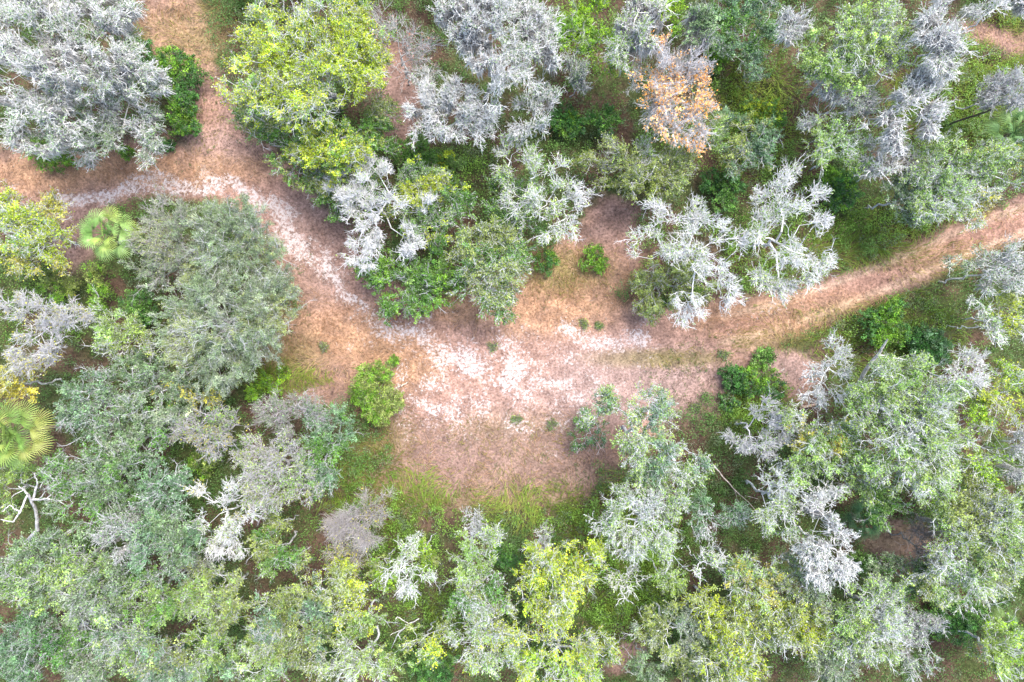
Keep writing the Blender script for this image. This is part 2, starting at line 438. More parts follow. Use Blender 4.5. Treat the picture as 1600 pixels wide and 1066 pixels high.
def grow(kind, u, v, rpx, h, label, lobes=None, cat=None, name=None, group=None, seed=None, ell=(1, 1), shift=0, **kw):
    K = dict(KIND[kind]); K.update(kw)
    r = np.random.default_rng(seed if seed is not None else int(u * 7 + v * 131 + rpx))
    isb = kind == 'bush'
    zc = h * (0.55 if isb else 0.78)
    kz = PXM * (H - zc) / H
    c0 = wpt(u, v, zc); Rm = rpx * kz
    lb = []
    depth = min(h * .42, Rm * .95)
    if lobes:
        for (lu, lv_, lr) in lobes:
            q = wpt(lu, lv_, zc); lr_ = lr * kz * (1.0 if isb else .98 if kind in ('white', 'moss') else (1.04 if 780 < u < 1080 and v > 840 else 1.06 if 490 < u < 1080 and v > 640 else 1.18 if v > 640 else 1.08))
            off = np.hypot(*(q - c0)) / max(Rm, 1e-3)
            lb.append((q[0], q[1], zc - depth * .35 * min(off, 1.2) ** 2 + r.uniform(-.1, .12) * depth, lr_))
    else:
        nl = 5 if Rm < 1.6 else (8 if Rm < 3 else 13)
        lb.append((c0[0], c0[1], zc + depth * .15, Rm * .45))
        for i in range(nl):
            a = 2.4 * i + r.uniform(-.4, .4); ro = Rm * (.35 + .38 * r.random() if i % 3 == 0 else .52 + .22 * r.random())
            x = c0[0] + math.cos(a) * ro * ell[0]; y = c0[1] + math.sin(a) * ro * ell[1]
            lb.append((x, y, zc - depth * .42 * (ro / Rm) ** 2 + r.uniform(-.16, .16) * depth, Rm * r.uniform(.26, .42)))
    area = sum(l[3] ** 2 for l in lb) * 3.1
    n = int(np.clip(area * 12 * K['nd'], 40, 2000))
    P = sample_tree_points(kind, lb, n, r, 'lw' in K)
    gz = float(ground_z(*c0))
    P[:, 2] = np.maximum(P[:, 2], gz + .12)
    lean = r.normal(size=2) * (.05 * h)
    base = np.array([c0[0] - lean[0], c0[1] - lean[1], gz - .15])
    top = np.array([c0[0], c0[1], zc - depth * .45])
    tt = np.linspace(0, 1, 7)
    trunk = base + (top - base) * tt[:, None]
    trunk[1:-1, :2] += r.normal(size=(5, 2)) * .12 * (0.3 if isb else 1)
    nodes, par, cnt, plen = skeleton(P, trunk, .45 if not isb else .2)
    nt_ = len(trunk)
    e = np.where(par >= 0)[0]
    rad = np.clip((.0068 if kind in ('white', 'moss', 'bare', 'orange') else .009) * cnt ** .5, .010, .26 if h > 8 else .15) * (.7 if isb else 1)
    A = nodes[par[e]]; B = nodes[e]
    ln = np.linalg.norm(B - A, axis=1)
    mid = (A + B) / 2 + r.normal(size=A.shape) * (ln * .13)[:, None]
    rb = rad[e]; ra = np.minimum(rad[par[e]], rb * 1.9)
    A2 = np.concatenate([A, mid]); B2 = np.concatenate([mid, B])
    r1 = np.concatenate([ra, (ra + rb) / 2]); r2 = np.concatenate([(ra + rb) / 2, rb])

    root = bpy.data.objects.new(name or K['name'], None)
    COL.objects.link(root)
    root.empty_display_size = .5
    root.location = (base[0], base[1], gz)
    root["label"] = label
    root["category"] = cat or ('bush' if isb else 'tree')
    g = group or GROUPS.get(kind)
    if g: root["group"] = g
    org = np.array([base[0], base[1], gz])

    thick = r2 > .028
    V1, F1 = tubes(A2[thick], B2[thick], r1[thick], r2[thick], 6)
    tc = K['tc']
    if thick.any():
        f = np.clip((r2[thick] - .03) / .16, 0, 1)[:, None]
        bark = np.where(h > 6, 1, .8) * (tc * .92 * (1 - f) + LIN(.30, .285, .27) * f)
        make_mesh("trunk", V1 - org, F1, np.repeat(bark, 12, 0), M_BARK, root, smooth=True)
    # twigs: the thin branches and sprays of fine twigs at every node
    thin = ~thick
    TA = [A2[thin]]; TB = [B2[thin]]; Ta = [np.minimum(r1[thin], .03)]; Tb = [r2[thin]]
    tn = np.arange(nt_, len(nodes))
    dirn = unit(nodes[tn] - nodes[par[tn]])
    out = unit(nodes[tn] - np.array([c0[0], c0[1], zc - depth]))
    fk = np.random.default_rng(int(rpx * 13 + u)).normal(size=(3, 3))
    fph = r.random(3) * 6.28
    patch = np.sin(nodes[tn] @ (fk.T * 1.1) + fph).sum(1) / 3 + .25 * r.normal(size=len(tn))     # -1..1
    leafy = np.clip(1 + K['pat'] * patch * 1.6, 0, 2.2)
    kt = K['tw']
    tid = np.repeat(np.arange(len(tn)), kt)
    up = .25 if kind != 'moss' else .0
    td = unit(dirn[tid] * .55 + out[tid] * .65 + r.normal(size=(len(tid), 3)) * .55 + np.array([0, 0, up]))
    tl = (r.uniform(.28, .75, len(tid)) if not isb else r.uniform(.15, .4, len(tid)))
    if kind == 'bare': tl = tl * 1.5
    ta = nodes[tn][tid]; tbm = ta + td * (tl * .55)[:, None]
    td2 = unit(td + r.normal(size=td.shape) * .35 + np.array([0, 0, .15])); tb_ = tbm + td2 * (tl * .45)[:, None]
    td3 = unit(td + r.normal(size=td.shape) * .7); tb3 = tbm + td3 * (tl * .4)[:, None]
    tr = r.uniform(.008, .0135, len(tid)) * (1.25 if kind in ('white', 'moss') else .8)
    TA += [ta, tbm, tbm]; TB += [tbm, tb_, tb3]; Ta += [tr * 1.25, tr, tr]; Tb += [tr, tr * .55, tr * .5]
    # long bare sprays: kinked thin limbs ending in fans of fine twigs
    nsp = int(area * K.get('spray', {'pale': 1.5, 'dull': 1.1, 'white': 1.6, 'moss': 1.0, 'yellow': 1.0, 'green': .8, 'olive': .9, 'orange': 1.2, 'bare': .8}.get(kind, 0)))
    if nsp:
        hi = nodes[tn][:, 2] - c0[0] * 0
        pr = np.exp(1.2 * (hi - hi.mean()) / (hi.std() + .1)); pr /= pr.sum()
        q = r.choice(len(tn), nsp, p=pr)
        cur = nodes[tn][q]; dd = unit(out[q] * .8 + dirn[q] * .5 + r.normal(size=(nsp, 3)) * .45 + np.array([0, 0, .25]))
        rr = r.uniform(.016, .028, nsp); stp = r.uniform(.16, .34, nsp)
        for k in range(4):
            dd = unit(dd + r.normal(size=(nsp, 3)) * .38)
            nx = cur + dd * stp[:, None]; r2_ = rr * .82
            TA.append(cur); TB.append(nx); Ta.append(rr); Tb.append(r2_)
            if k:
                for _ in range(2 if k < 3 else 5):
                    fd = unit(dd + r.normal(size=(nsp, 3)) * .55); fl = stp * r.uniform(.7, 1.6, nsp)
                    m_ = nx + fd * (fl * .6)[:, None]; fd2 = unit(fd + r.normal(size=(nsp, 3)) * .35)
                    TA += [nx, m_]; TB += [m_, m_ + fd2 * (fl * .6)[:, None]]; Ta += [r2_ * .6, r2_ * .45]; Tb += [r2_ * .45, r2_ * .25]
            cur = nx; rr = r2_
    TA = np.concatenate(TA); TB = np.concatenate(TB); Ta = np.concatenate(Ta); Tb = np.concatenate(Tb)
    V, F = tubes(TA, TB, Ta, Tb, 3)
    tcol = np.repeat(tc * r.uniform(.72, 1.12, (len(TA), 1)), 6, 0)
    make_mesh("twigs", V - org, F, tcol, M_TWIG, root)

    def along(num, weights):
        pw = weights[tid]; pw = pw / pw.sum()
        s = r.choice(len(tid), num, p=pw)
        t = r.uniform(.15, 1.05, num)[:, None]
        first = t < .55
        pos = np.where(first, ta[s] + (tbm[s] - ta[s]) * (t / .55), tbm[s] + (tb_[s] - tbm[s]) * ((t - .55) / .45))
        return s, pos
    # leaves
    nlv = int(K['lv'] * (1 if isb or 'leaf' in K else 1.25) * len(tn) * leafy.mean())
    if nlv > 20:
        s, pos = along(nlv, leafy + 1e-6)
        pos = pos + r.normal(size=pos.shape) * .07
        D = unit(td[s] * .6 + r.normal(size=pos.shape) * .7)
        N = unit(r.normal(size=pos.shape) * .55 + np.array([0, 0, 1.]))
        big = K.get('leaf', .118)
        L = r.uniform(.7, 1.3, nlv) * big; W = L * r.uniform(.5, .75, nlv) * K.get('lw', 1.)
        V, F = leaf_quads(pos, D, N, L, W)
        pal = PAL[K['pal']]
        # clumps of differing hue
        hue = np.sin(nodes[tn] @ (fk[::-1].T * 1.3) + fph[::-1]).sum(1) / 3 + .35 * r.normal(size=len(tn))
        hs = hue[tid[s]] + .25 * r.normal(size=nlv)
        cc = np.where((hs < -.15)[:, None], pal[0], np.where((hs < .45)[:, None], pal[1], pal[2]))
        if 'pal2' in K:
            p2 = PAL[K['pal2']]; amt = K.get('amt2', .3)
            q = np.sin(nodes[tn] @ (fk.T * .9) + fph[::-1] + 1.).sum(1) / 3 + .25 * r.normal(size=len(tn))
            thr = np.quantile(q, 1 - amt)
            m = q[tid[s]] > thr
            cc[m] = p2[1] + (p2[0] - p2[1]) * r.random((m.sum(), 1))
        tone = np.exp(r.normal(size=len(tn)) * .33)
        if 'lw' in K and not isb: cc = cc * .8 + LIN(.07, .075, .05)
        cc = cc * r.uniform(.7, 1.3, (nlv, 1)) * tone[tid[s]][:, None]
        make_mesh("crown", V - org, F, np.repeat(cc, 4, 0), M_LEAF, root)
    # lichen flakes on the twigs
    nli = int(K['li'] * len(tn))
    if nli > 30:
        wl = np.clip(1.6 - leafy, .15, 2)
        s, pos = along(nli, wl)
        pos = pos + r.normal(size=pos.shape) * .035
        D = unit(td[s] + r.normal(size=pos.shape) * .6)
        N = unit(r.normal(size=pos.shape) * .7 + np.array([0, 0, .8]))
        L = r.uniform(.06, .15, nli); W = L * r.uniform(.3, .6, nli)
        V, F = leaf_quads(pos, D, N, L, W)
        cc = np.where(r.random((nli, 1)) < .35, LIN(.42, .46, .40), tc) * r.uniform(.75, 1.1, (nli, 1))
        make_mesh("lichen", V - org, F, np.repeat(cc, 4, 0), M_LICHEN, root, k="stuff")
    # hanging moss: tapering strands below the branches, in bunches
    nm = int(K['mo'] * len(tn))
    if nm > 10:
        mw = np.clip(1.2 - leafy * .6 + .5 * np.sin(nodes[tn] @ (fk.T * .7)).sum(1), .02, 3) ** 1.5; mw /= mw.sum()
        src = r.choice(len(tn), nm, p=mw)
        per = 9
        ss = np.repeat(src, per); m = len(ss)
        ln0 = np.repeat(r.uniform(.5, 1.0, nm) * K.get('mlen', 1.2), per) * r.uniform(.5, 1.15, m)
        p0 = nodes[tn][ss] + np.stack([r.normal(size=m) * .12, r.normal(size=m) * .12, np.zeros(m)], 1) - dirn[ss] * (r.random(m) * .35)[:, None]
        dr = np.repeat(r.normal(size=(nm, 3)) * .12, per, 0) + r.normal(size=(m, 3)) * .06
        wd = r.uniform(.03, .085, m); an = r.random(m) * 3.14
        sx = np.stack([np.cos(an), np.sin(an), np.zeros(m)], 1)
        rows = []
        for q, (t, ww) in enumerate([(0, .5), (.3, 1.), (.65, .7), (1., .12)]):
            cpt = p0 + dr * t * ln0[:, None] - np.array([0, 0, 1.]) * (t * ln0)[:, None] + r.normal(size=(m, 3)) * .03 * (q > 0)
            rows += [cpt - sx * (wd * ww)[:, None] / 2, cpt + sx * (wd * ww)[:, None] / 2]
        V = np.stack(rows, 1)
        V[:, :, 2] = np.maximum(V[:, :, 2], gz + .2)
        b = (np.arange(m) * 8)[:, None]
        F = np.concatenate([b + np.array([[0, 1, 3, 2]]), b + np.array([[2, 3, 5, 4]]), b + np.array([[4, 5, 7, 6]])], 0)
        mc = LIN(.56, .545, .52) * np.repeat(r.uniform(.75, 1.2, (nm, 1)), per, 0) * r.uniform(.8, 1.15, (m, 1))
        make_mesh("hanging_moss", V.reshape(-1, 3) - org, F, np.repeat(mc, 8, 0), M_MOSS, root, k="stuff")
    return root

# ------------------------------------------------------------------ the trees of the photograph, one call each
g = grow
# top left
g('moss', 88, 96, 138, 12, "huge grey moss draped tree filling the top left corner", lobes=[(40, 40, 70), (110, 30, 62), (160, 70, 52), (60, 120, 70), (130, 120, 60), (30, 180, 52), (85, 190, 45), (175, 20, 42), (200, 95, 38)], mo=2.4)
g('moss', 178, 178, 68, 8.5, "smaller grey green lichen tree at lower right edge of the corner moss tree", lobes=[(150, 170, 42), (200, 150, 38), (215, 195, 34), (160, 212, 30), (225, 220, 22), (120, 222, 24)], lv=14, mo=.4)
g('bush', 276, 124, 40, 3.2, "tall bright green bush standing alone in the upper left clearing", lobes=[(270, 100, 26), (295, 115, 24), (262, 128, 22), (283, 150, 24), (285, 188, 22), (276, 172, 18)], pal='bright', pal2='dark', amt2=.3, group='bushes at the clearing and in the wood')
g('bush', 72, 240, 30, 1.8, "bright green bush under the lower edge of the corner moss tree", lobes=[(52, 228, 17), (75, 242, 20), (95, 250, 14)])
g('bush', 222, 92, 26, 2.5, "dark green bush half hidden right of the corner moss tree", lobes=[(222, 80, 18), (224, 104, 16)], pal='dark')
g('bush', 198, 238, 10, .7, "tiny green bush at the lower tip of the grey green lichen tree")
g('bush', 261, 227, 9, .6, "small dark plant in the sand below the tall bright bush", pal='dark')
g('yellow', 42, 352, 68, 7, "yellowish tree with white twigs at the left edge below the sandy bend", lobes=[(20, 330, 32), (62, 335, 30), (40, 365, 34), (80, 372, 28), (15, 395, 34), (70, 400, 20)], pal2='gold', amt2=.3, li=6, tw=5)
# feathery trees inside the bend
g('dull', 262, 378, 72, 7, "dull grey green tree with bare pale limbs right of the green palm", lobes=[(242, 375, 26), (262, 335, 32), (290, 365, 32), (235, 420, 28), (270, 400, 30), (232, 335, 16)], tw=5, tc=LIN(.36, .34, .33), leaf=.105, lw=.55, lv=42, pal2='olive', amt2=.25)
g('dull', 372, 388, 84, 7.5, "grey green feathery tree tucked into the inside of the track bend", lobes=[(330, 345, 32), (370, 340, 30), (400, 370, 36), (345, 390, 36), (420, 420, 34), (385, 425, 36), (310, 420, 30)], leaf=.105, lw=.55, lv=85, pal2='olive', amt2=.25)
g('dull', 338, 510, 100, 9, "largest round grey green feathery tree left of the clearing", lobes=[(290, 470, 36), (350, 465, 42), (410, 480, 42), (270, 510, 34), (330, 520, 42), (395, 530, 44), (300, 555, 34), (350, 570, 36), (425, 450, 26)], leaf=.105, lw=.55, lv=85, pal2='olive', amt2=.25)
# yellow green trees, top
g('yellow', 487, 98, 118, 10.5, "big yellow green tree at top left of centre", lobes=[(540, 30, 44), (490, 40, 40), (430, 40, 40), (400, 95, 40), (450, 90, 40), (505, 100, 42), (555, 105, 44), (385, 140, 34), (440, 150, 40), (495, 160, 38), (575, 75, 32)], li=3.5, tw=5)
g('yellow', 522, 236, 62, 8, "small yellow green tree just below the big yellow green tree", lobes=[(500, 225, 28), (530, 215, 28), (545, 245, 26), (510, 255, 26), (480, 240, 20)])
g('green', 455, 232, 78, 5.5, "mid green tree skirting the track under the big yellow green tree", lobes=[(400, 195, 30), (440, 225, 34), (480, 260, 34), (510, 290, 32), (545, 270, 34), (580, 215, 30), (590, 170, 26), (375, 160, 26), (525, 315, 20)], pal='olive', pal2='green', amt2=.5)
g('bare', 622, 80, 66, 8.5, "almost bare tree with rusty seed tufts right of the big yellow green tree", lobes=[(590, 35, 26), (625, 60, 26), (660, 55, 26), (600, 75, 18), (650, 95, 24), (665, 120, 22), (620, 110, 18)], pal='rust', lv=4, tw=5, nd=.45, tc=LIN(.45, .44, .43))
g('moss', 768, 78, 108, 12, "great white grey moss tree at top centre", lobes=[(720, 25, 40), (770, 30, 46), (825, 30, 46), (740, 80, 36), (790, 85, 40), (840, 70, 36), (770, 130, 38), (820, 120, 32), (850, 40, 30)], lv=4, mo=2.6, mlen=1.5)
g('moss', 712, 168, 72, 9, "white twiggy tree left of and below the top centre moss tree", lobes=[(660, 165, 28), (690, 145, 30), (720, 160, 32), (700, 195, 28), (750, 180, 28), (665, 200, 20), (660, 120, 22), (650, 40, 20), (745, 200, 22)], lv=3, mo=.8, tw=7)
g('moss', 838, 168, 42, 9, "white lichen tree right of the lower top centre moss branches", lobes=[(820, 155, 24), (850, 150, 22), (845, 185, 24), (815, 190, 18)], lv=6, mo=.5)
g('white', 797, 248, 34, 6.5, "small narrow white tree between the top centre tree and the forked lichen tree", lobes=[(800, 228, 16), (795, 250, 18), (790, 272, 14)], nd=1.5)
g('white', 588, 325, 78, 7.5, "white fan shaped bare tree beside the bend of the track", lobes=[(540, 290, 32), (585, 280, 32), (558, 332, 34), (608, 335, 34), (570, 380, 32), (645, 318, 28), (625, 372, 26), (580, 258, 20), (530, 325, 20)], lv=2, tw=9)
g('green', 672, 318, 64, 6, "green tree with yellowish patches right of the white fan tree", lobes=[(640, 300, 26), (675, 295, 28), (710, 300, 26), (650, 340, 28), (690, 345, 28), (720, 345, 22), (655, 275, 18)], pal2='yellow', amt2=.35, li=6, tw=5)
g('green', 648, 440, 70, 4.2, "dark green low tree overhanging the upper rim of the clearing", lobes=[(590, 440, 26), (625, 430, 28), (665, 425, 32), (690, 440, 26), (655, 465, 30), (610, 475, 24), (580, 425, 18)], pal='green', pal2='bright', amt2=.35, tw=2)
g('bush', 615, 478, 20, 1.2, "straw coloured twiggy bush at the foot of the dark green low tree", pal='rust', lv=8, tw=5)
g('green', 768, 420, 72, 7, "green tree with white branch tips jutting into the clearing from above", lobes=[(735, 385, 28), (770, 375, 28), (745, 425, 28), (785, 420, 30), (780, 460, 26), (760, 455, 22), (800, 380, 24), (720, 435, 18), (785, 484, 14)], pal='olive', pal2='green', amt2=.4, li=9, tw=6, tc=WHITE)
g('white', 868, 312, 82, 8, "white lichen tree with green hints above the small bright clearing bush", lobes=[(830, 275, 28), (870, 265, 30), (905, 290, 30), (850, 315, 32), (890, 335, 30), (820, 330, 24), (860, 360, 26), (925, 305, 18), (800, 300, 20)], lv=7)
g('green', 800, 330, 50, 5, "green tree between the white fan tree and the forked white lichen tree", lobes=[(790, 305, 22), (820, 300, 20), (780, 340, 24), (815, 350, 22)], li=4)
g('bush', 640, 238, 34, 3, "leafy green bush in the gap below the brown soil strip", lobes=[(625, 235, 18), (650, 228, 18), (645, 255, 18), (670, 245, 14)], pal='green')
g('bush', 702, 255, 26, 2.5, "yellow speckled green bush below the twiggy white tree", pal='green', pal2='yellow', amt2=.3)
# top centre right
g('green', 912, 48, 50, 6, "vivid lime green tree right of the top centre moss tree", lobes=[(890, 20, 24), (925, 15, 24), (900, 55, 24), (935, 60, 22), (950, 95, 16), (925, 90, 18), (880, 60, 16)], pal='lime', pal2='bright', amt2=.4, tw=2)
g('bush', 1052, 22, 30, 4, "lime green bush at the top edge right of the tall pale moss tree", pal='lime', pal2='bright', amt2=.4)
g('moss', 992, 44, 48, 11, "tall pale moss tree with trailing moss left of the orange tree", lobes=[(1000, 15, 26), (975, 45, 24), (1010, 50, 22), (965, 75, 20), (985, 85, 20), (1025, 20, 18)], lv=10, mo=3, mlen=2.6, pal='pale')
g('moss', 900, 112, 34, 6, "small grey brown tree between the vivid lime tree and the pale moss tree", lobes=[(890, 100, 18), (910, 98, 18), (900, 125, 18)], tc=GREYW, lv=12)
g('orange', 1052, 148, 78, 8.5, "tree with orange autumn leaves among grey twigs", pat=1.8, lobes=[(1040, 90, 30), (1085, 105, 26), (1015, 130, 28), (1055, 140, 34), (1095, 145, 28), (1035, 180, 28), (1080, 190, 30), (1085, 210, 20), (1030, 65, 18)], lv=9, tw=6, nd=1.0, leaf=.15)
g('green', 1096, 36, 30, 8, "small grey green mossy crown above a dark trunk at the top edge", lobes=[(1090, 20, 18), (1108, 28, 17), (1095, 52, 15)], pal='dull', mo=2.2, mlen=2.5, group='grey green mossy crown by the dark trunk')
g('green', 1158, 50, 56, 4.5, "round blue green tree at the top edge left of the small grey moss tree", lobes=[(1140, 20, 28), (1180, 20, 28), (1150, 60, 28), (1185, 62, 26), (1120, 60, 20), (1170, 95, 22)], pal='teal', pal2='green', amt2=.5)
g('bush', 1125, 88, 28, 2.6, "bright green bush at the lower left of the round blue green tree", pal='green', pal2='bright', amt2=.5)
g('bush', 942, 190, 28, 4, "round dark green bush left of the orange tree's lower twigs", pal='dark', pal2='green', amt2=.5)
g('bush', 885, 190, 28, 2.4, "dark leafy bush below the small grey brown tree", pal='dark', pal2='bright', amt2=.3)
g('olive', 1000, 258, 74, 5.5, "olive green tree stretching below the orange tree", lobes=[(945, 240, 26), (980, 250, 26), (1010, 265, 26), (1050, 262, 26), (1065, 240, 22), (1000, 290, 24), (960, 270, 22), (1030, 285, 20)])
g('white', 1007, 238, 22, 5.5, "little whitish twig crown between the orange tree and the olive tree", lobes=[(1007, 230, 12), (1010, 246, 11)], nd=2)
g('green', 1112, 205, 28, 6, "small pale green round crown right of the orange leaf tree", lobes=[(1112, 195, 16), (1118, 215, 15)], pal='pale')
g('green', 1168, 228, 50, 4.5, "dull green tree in the thicket right of the olive tree", lobes=[(1145, 215, 24), (1180, 215, 24), (1160, 245, 24), (1190, 240, 18), (1150, 190, 18)], pal='teal', pal2='olive', amt2=.3)
g('bush', 1130, 298, 34, 2.6, "dark green bush above the big white tree's left half", lobes=[(1115, 285, 18), (1140, 290, 18), (1130, 315, 18)], pal='dark', pal2='green', amt2=.5)
g('bush', 1195, 182, 34, 2.2, "yellow green bush in the middle of the upper right thicket", pal='green', pal2='yellow', amt2=.4)
g('bush', 1312, 292, 36, 2.6, "deep green bush between the big white tree and the yellow tipped tree", pal='dark', pal2='bright', amt2=.4)
# top right
g('moss', 1238, 40, 32, 8, "small grey moss tree alone at the top edge", lobes=[(1228, 38, 18), (1250, 36, 18), (1238, 55, 14)], lv=2)
g('pale', 1352, 66, 74, 10, "broad pale grey green oak at top right", lobes=[(1320, 40, 30), (1360, 30, 30), (1400, 60, 28), (1340, 75, 32), (1375, 85, 30), (1310, 100, 26), (1345, 115, 24), (1400, 25, 22), (1280, 90, 20)], pal='pale', li=9, mo=.4)
g('moss', 1478, 62, 62, 12, "tall grey moss tree near the top right corner", lobes=[(1478, 20, 28), (1506, 26, 22), (1460, 55, 28), (1488, 70, 24), (1470, 95, 24), (1485, 105, 16)], lv=3, mo=2.6)
g('moss', 1420, 160, 62, 10.5, "long slanting silver moss tree left of the bright grass", lobes=[(1470, 110, 22), (1445, 135, 24), (1420, 155, 24), (1395, 180, 24), (1465, 175, 18), (1375, 190, 16), (1462, 200, 12), (1400, 210, 16)], lv=1.5, mo=3, nd=1.3)
g('moss', 1562, 10, 42, 9.5, "grey moss tree cut by the top edge beside the far dirt lane", lobes=[(1540, 2, 20), (1575, -6, 22), (1600, -12, 20)], lv=3)
g('moss', 1572, 150, 44, 8, "grey twiggy tree at the right edge in bright grass", lobes=[(1555, 135, 22), (1585, 130, 22), (1570, 160, 22), (1595, 160, 20), (1545, 155, 14), (1560, 185, 12)], lv=1, mo=.8, tc=GREYW)
g('pale', 1312, 228, 50, 7.5, "grey green crown with white twigs left of the silver moss tree", lobes=[(1295, 205, 22), (1325, 210, 22), (1310, 240, 22), (1335, 245, 18), (1285, 235, 16)], li=9)
g('moss', 1300, 170, 48, 8, "greyish mossy tree under the broad pale oak", lobes=[(1285, 120, 20), (1300, 150, 20), (1325, 170, 20), (1275, 190, 18), (1340, 135, 20), (1360, 150, 18)], lv=9, mo=1.5, tc=GREYW)
g('moss', 1388, 250, 46, 7.5, "frayed grey moss tree under the silver moss tree", lobes=[(1370, 240, 20), (1395, 240, 22), (1415, 255, 18), (1380, 265, 18)], lv=4, mo=1.5)
g('pale', 1478, 285, 62, 8.5, "grey green oak with white tips above the right hand track", lobes=[(1460, 250, 24), (1490, 240, 24), (1500, 275, 26), (1465, 285, 26), (1440, 270, 20), (1485, 315, 26), (1455, 325, 20)], li=10, tw=6)
g('pale', 1552, 265, 50, 8.5, "pale tree with yellow tips near the right edge above the track", lobes=[(1530, 255, 22), (1560, 245, 20), (1585, 262, 18), (1545, 285, 22), (1535, 320, 18), (1540, 300, 18)], pal2='gold', amt2=.3, li=9, tw=6)
g('dull', 1412, 310, 44, 6.5, "grey green tree left of the oak above the right hand track", lobes=[(1400, 295, 22), (1430, 300, 20), (1410, 325, 22), (1435, 325, 16)])
# the big white trees over the track
g('white', 1085, 385, 104, 9.5, "big white lichen tree spreading over the track right of centre", lobes=[(1030, 345, 30), (1070, 335, 32), (1110, 355, 34), (1010, 375, 26), (1060, 390, 32), (1100, 410, 34), (1140, 440, 28), (1080, 470, 26), (1120, 475, 26), (1150, 390, 26), (1075, 490, 16)], lv=3, nd=.9)
g('white', 1228, 372, 100, 9.5, "white lichen tree with dense white tips right beside the big spreading one", lobes=[(1225, 290, 32), (1260, 275, 24), (1190, 320, 28), (1235, 340, 34), (1270, 345, 28), (1180, 370, 28), (1225, 395, 34), (1270, 420, 32), (1230, 440, 30), (1295, 415, 20), (1195, 440, 26), (1285, 300, 14)], lv=3, nd=.9)
g('olive', 1040, 430, 58, 3.6, "low olive green tree under the left side of the big white tree", lobes=[(1010, 440, 24), (1040, 460, 26), (1065, 430, 24), (1020, 480, 20), (1080, 400, 22), (1100, 450, 20)], pal='olive')
g('bush', 930, 407, 22, 1.3, "small round bright green bush alone in the straw above the clearing")
g('bush', 852, 410, 21, 1.5, "bright green bush under the white lichen tree's lower twigs", pal='bright', pal2='dark', amt2=.4)
# right side
g('moss', 1558, 425, 64, 8, "grey green tree with a white arm reaching left at the right edge below the track", lobes=[(1500, 415, 12), (1525, 418, 14), (1550, 410, 24), (1580, 410, 26), (1560, 445, 26), (1590, 450, 24), (1535, 465, 14)], lv=14, mo=.4, pal='dull')
g('bush', 1385, 505, 42, 3, "bright green bush below the right hand track", lobes=[(1365, 500, 20), (1390, 492, 18), (1375, 525, 20), (1405, 520, 16), (1400, 475, 14)], pal='bright', pal2='dark', amt2=.3)
g('bush', 1455, 540, 36, 3, "dark blue green bush in the shady gap left of the white arm tree", pal='dark', pal2='teal', amt2=.3)
g('white', 1298, 585, 56, 7, "grey white lichen tree left of the leaning dead trunk", lobes=[(1300, 545, 20), (1325, 570, 22), (1280, 580, 20), (1290, 610, 24), (1320, 605, 22), (1270, 625, 16), (1318, 535, 12)], lv=2, li=13, tc=WHITE)
g('white', 1548, 512, 30, 7.5, "small white twig tree below the grey green right edge tree", lobes=[(1545, 500, 16), (1555, 520, 15), (1560, 538, 10)], nd=1.5)
g('white', 1512, 595, 42, 7.5, "small white lichen tree right of the dead trunk's side branch", lobes=[(1520, 560, 18), (1505, 590, 18), (1530, 600, 18), (1490, 620, 18), (1535, 575, 12)], nd=1.4, lv=2)
g('yellow', 1572, 498, 34, 6.5, "yellow green crown at the right edge beside the small white twig tree", lobes=[(1565, 480, 16), (1590, 495, 18), (1570, 515, 16), (1595, 470, 14)], pal='olive', pal2='yellow', amt2=.4, li=5)
g('yellow', 1572, 622, 50, 6.5, "bright yellow green tree at the right edge above the grey twig tree", lobes=[(1560, 590, 22), (1590, 600, 20), (1555, 630, 22), (1585, 640, 22), (1545, 655, 16), (1530, 690, 14)], pal='lime', pal2='yellow', amt2=.5)
g('pale', 1428, 672, 108, 11, "largest pale green oak on the right with white twig ends", lobes=[(1385, 610, 36), (1430, 600, 38), (1470, 625, 36), (1370, 650, 34), (1420, 655, 40), (1465, 670, 38), (1490, 700, 34), (1400, 705, 36), (1445, 725, 36), (1380, 740, 28), (1475, 750, 30), (1365, 775, 24)], li=8, tw=5, mo=.2)
g('pale', 1286, 695, 62, 8.5, "pale oak with yellowish leaf tips below the shaded bright grass", lobes=[(1260, 665, 24), (1295, 690, 26), (1325, 690, 22), (1270, 715, 26), (1240, 740, 24), (1310, 720, 22), (1255, 655, 14)], pal2='gold', amt2=.25, li=10)
g('white', 1175, 672, 58, 6.5, "sparse silver white tree below the shaded bright grass", lobes=[(1160, 655, 24), (1190, 650, 24), (1140, 660, 18), (1175, 685, 26), (1205, 680, 22), (1145, 690, 18)], lv=4, tw=8, tc=LIN(.5, .5, .5))
g('bush', 1178, 596, 46, 1.3, "dark green bush at the right end of the clearing", lobes=[(1150, 590, 22), (1175, 598, 24), (1205, 603, 22), (1140, 628, 14)], pal='dark', pal2='bright', amt2=.4)
g('bush', 1195, 560, 20, .9, "low green bush between the track and the dark clearing end bush", pal='green')
g('pale', 1015, 685, 84, 8.5, "pale lichen oak leaning over the lower right of the clearing", lobes=[(955, 635, 24), (935, 650, 18), (1020, 635, 28), (1030, 665, 28), (990, 675, 28), (1000, 705, 28), (1045, 715, 30), (1080, 735, 24), (1015, 745, 26), (1030, 655, 20)], pal2='teal', amt2=.35, li=9, tw=5)
g('green', 918, 675, 34, 1.6, "low dark leafy plants under the left arm of the clearing edge oak", lobes=[(915, 660, 14), (930, 680, 15), (905, 690, 12)], pal='dark', pal2='green', amt2=.4, name='shrub', cat='bush', group='bushes at the clearing and in the wood')
g('pale', 1012, 812, 76, 8.5, "pale oak with a white left side below the clearing edge oak", lobes=[(970, 790, 26), (960, 825, 24), (1000, 800, 26), (1040, 790, 28), (1060, 815, 24), (1025, 835, 28), (985, 850, 22), (1050, 775, 20), (1035, 855, 18)], li=12, tw=6, lv=14)
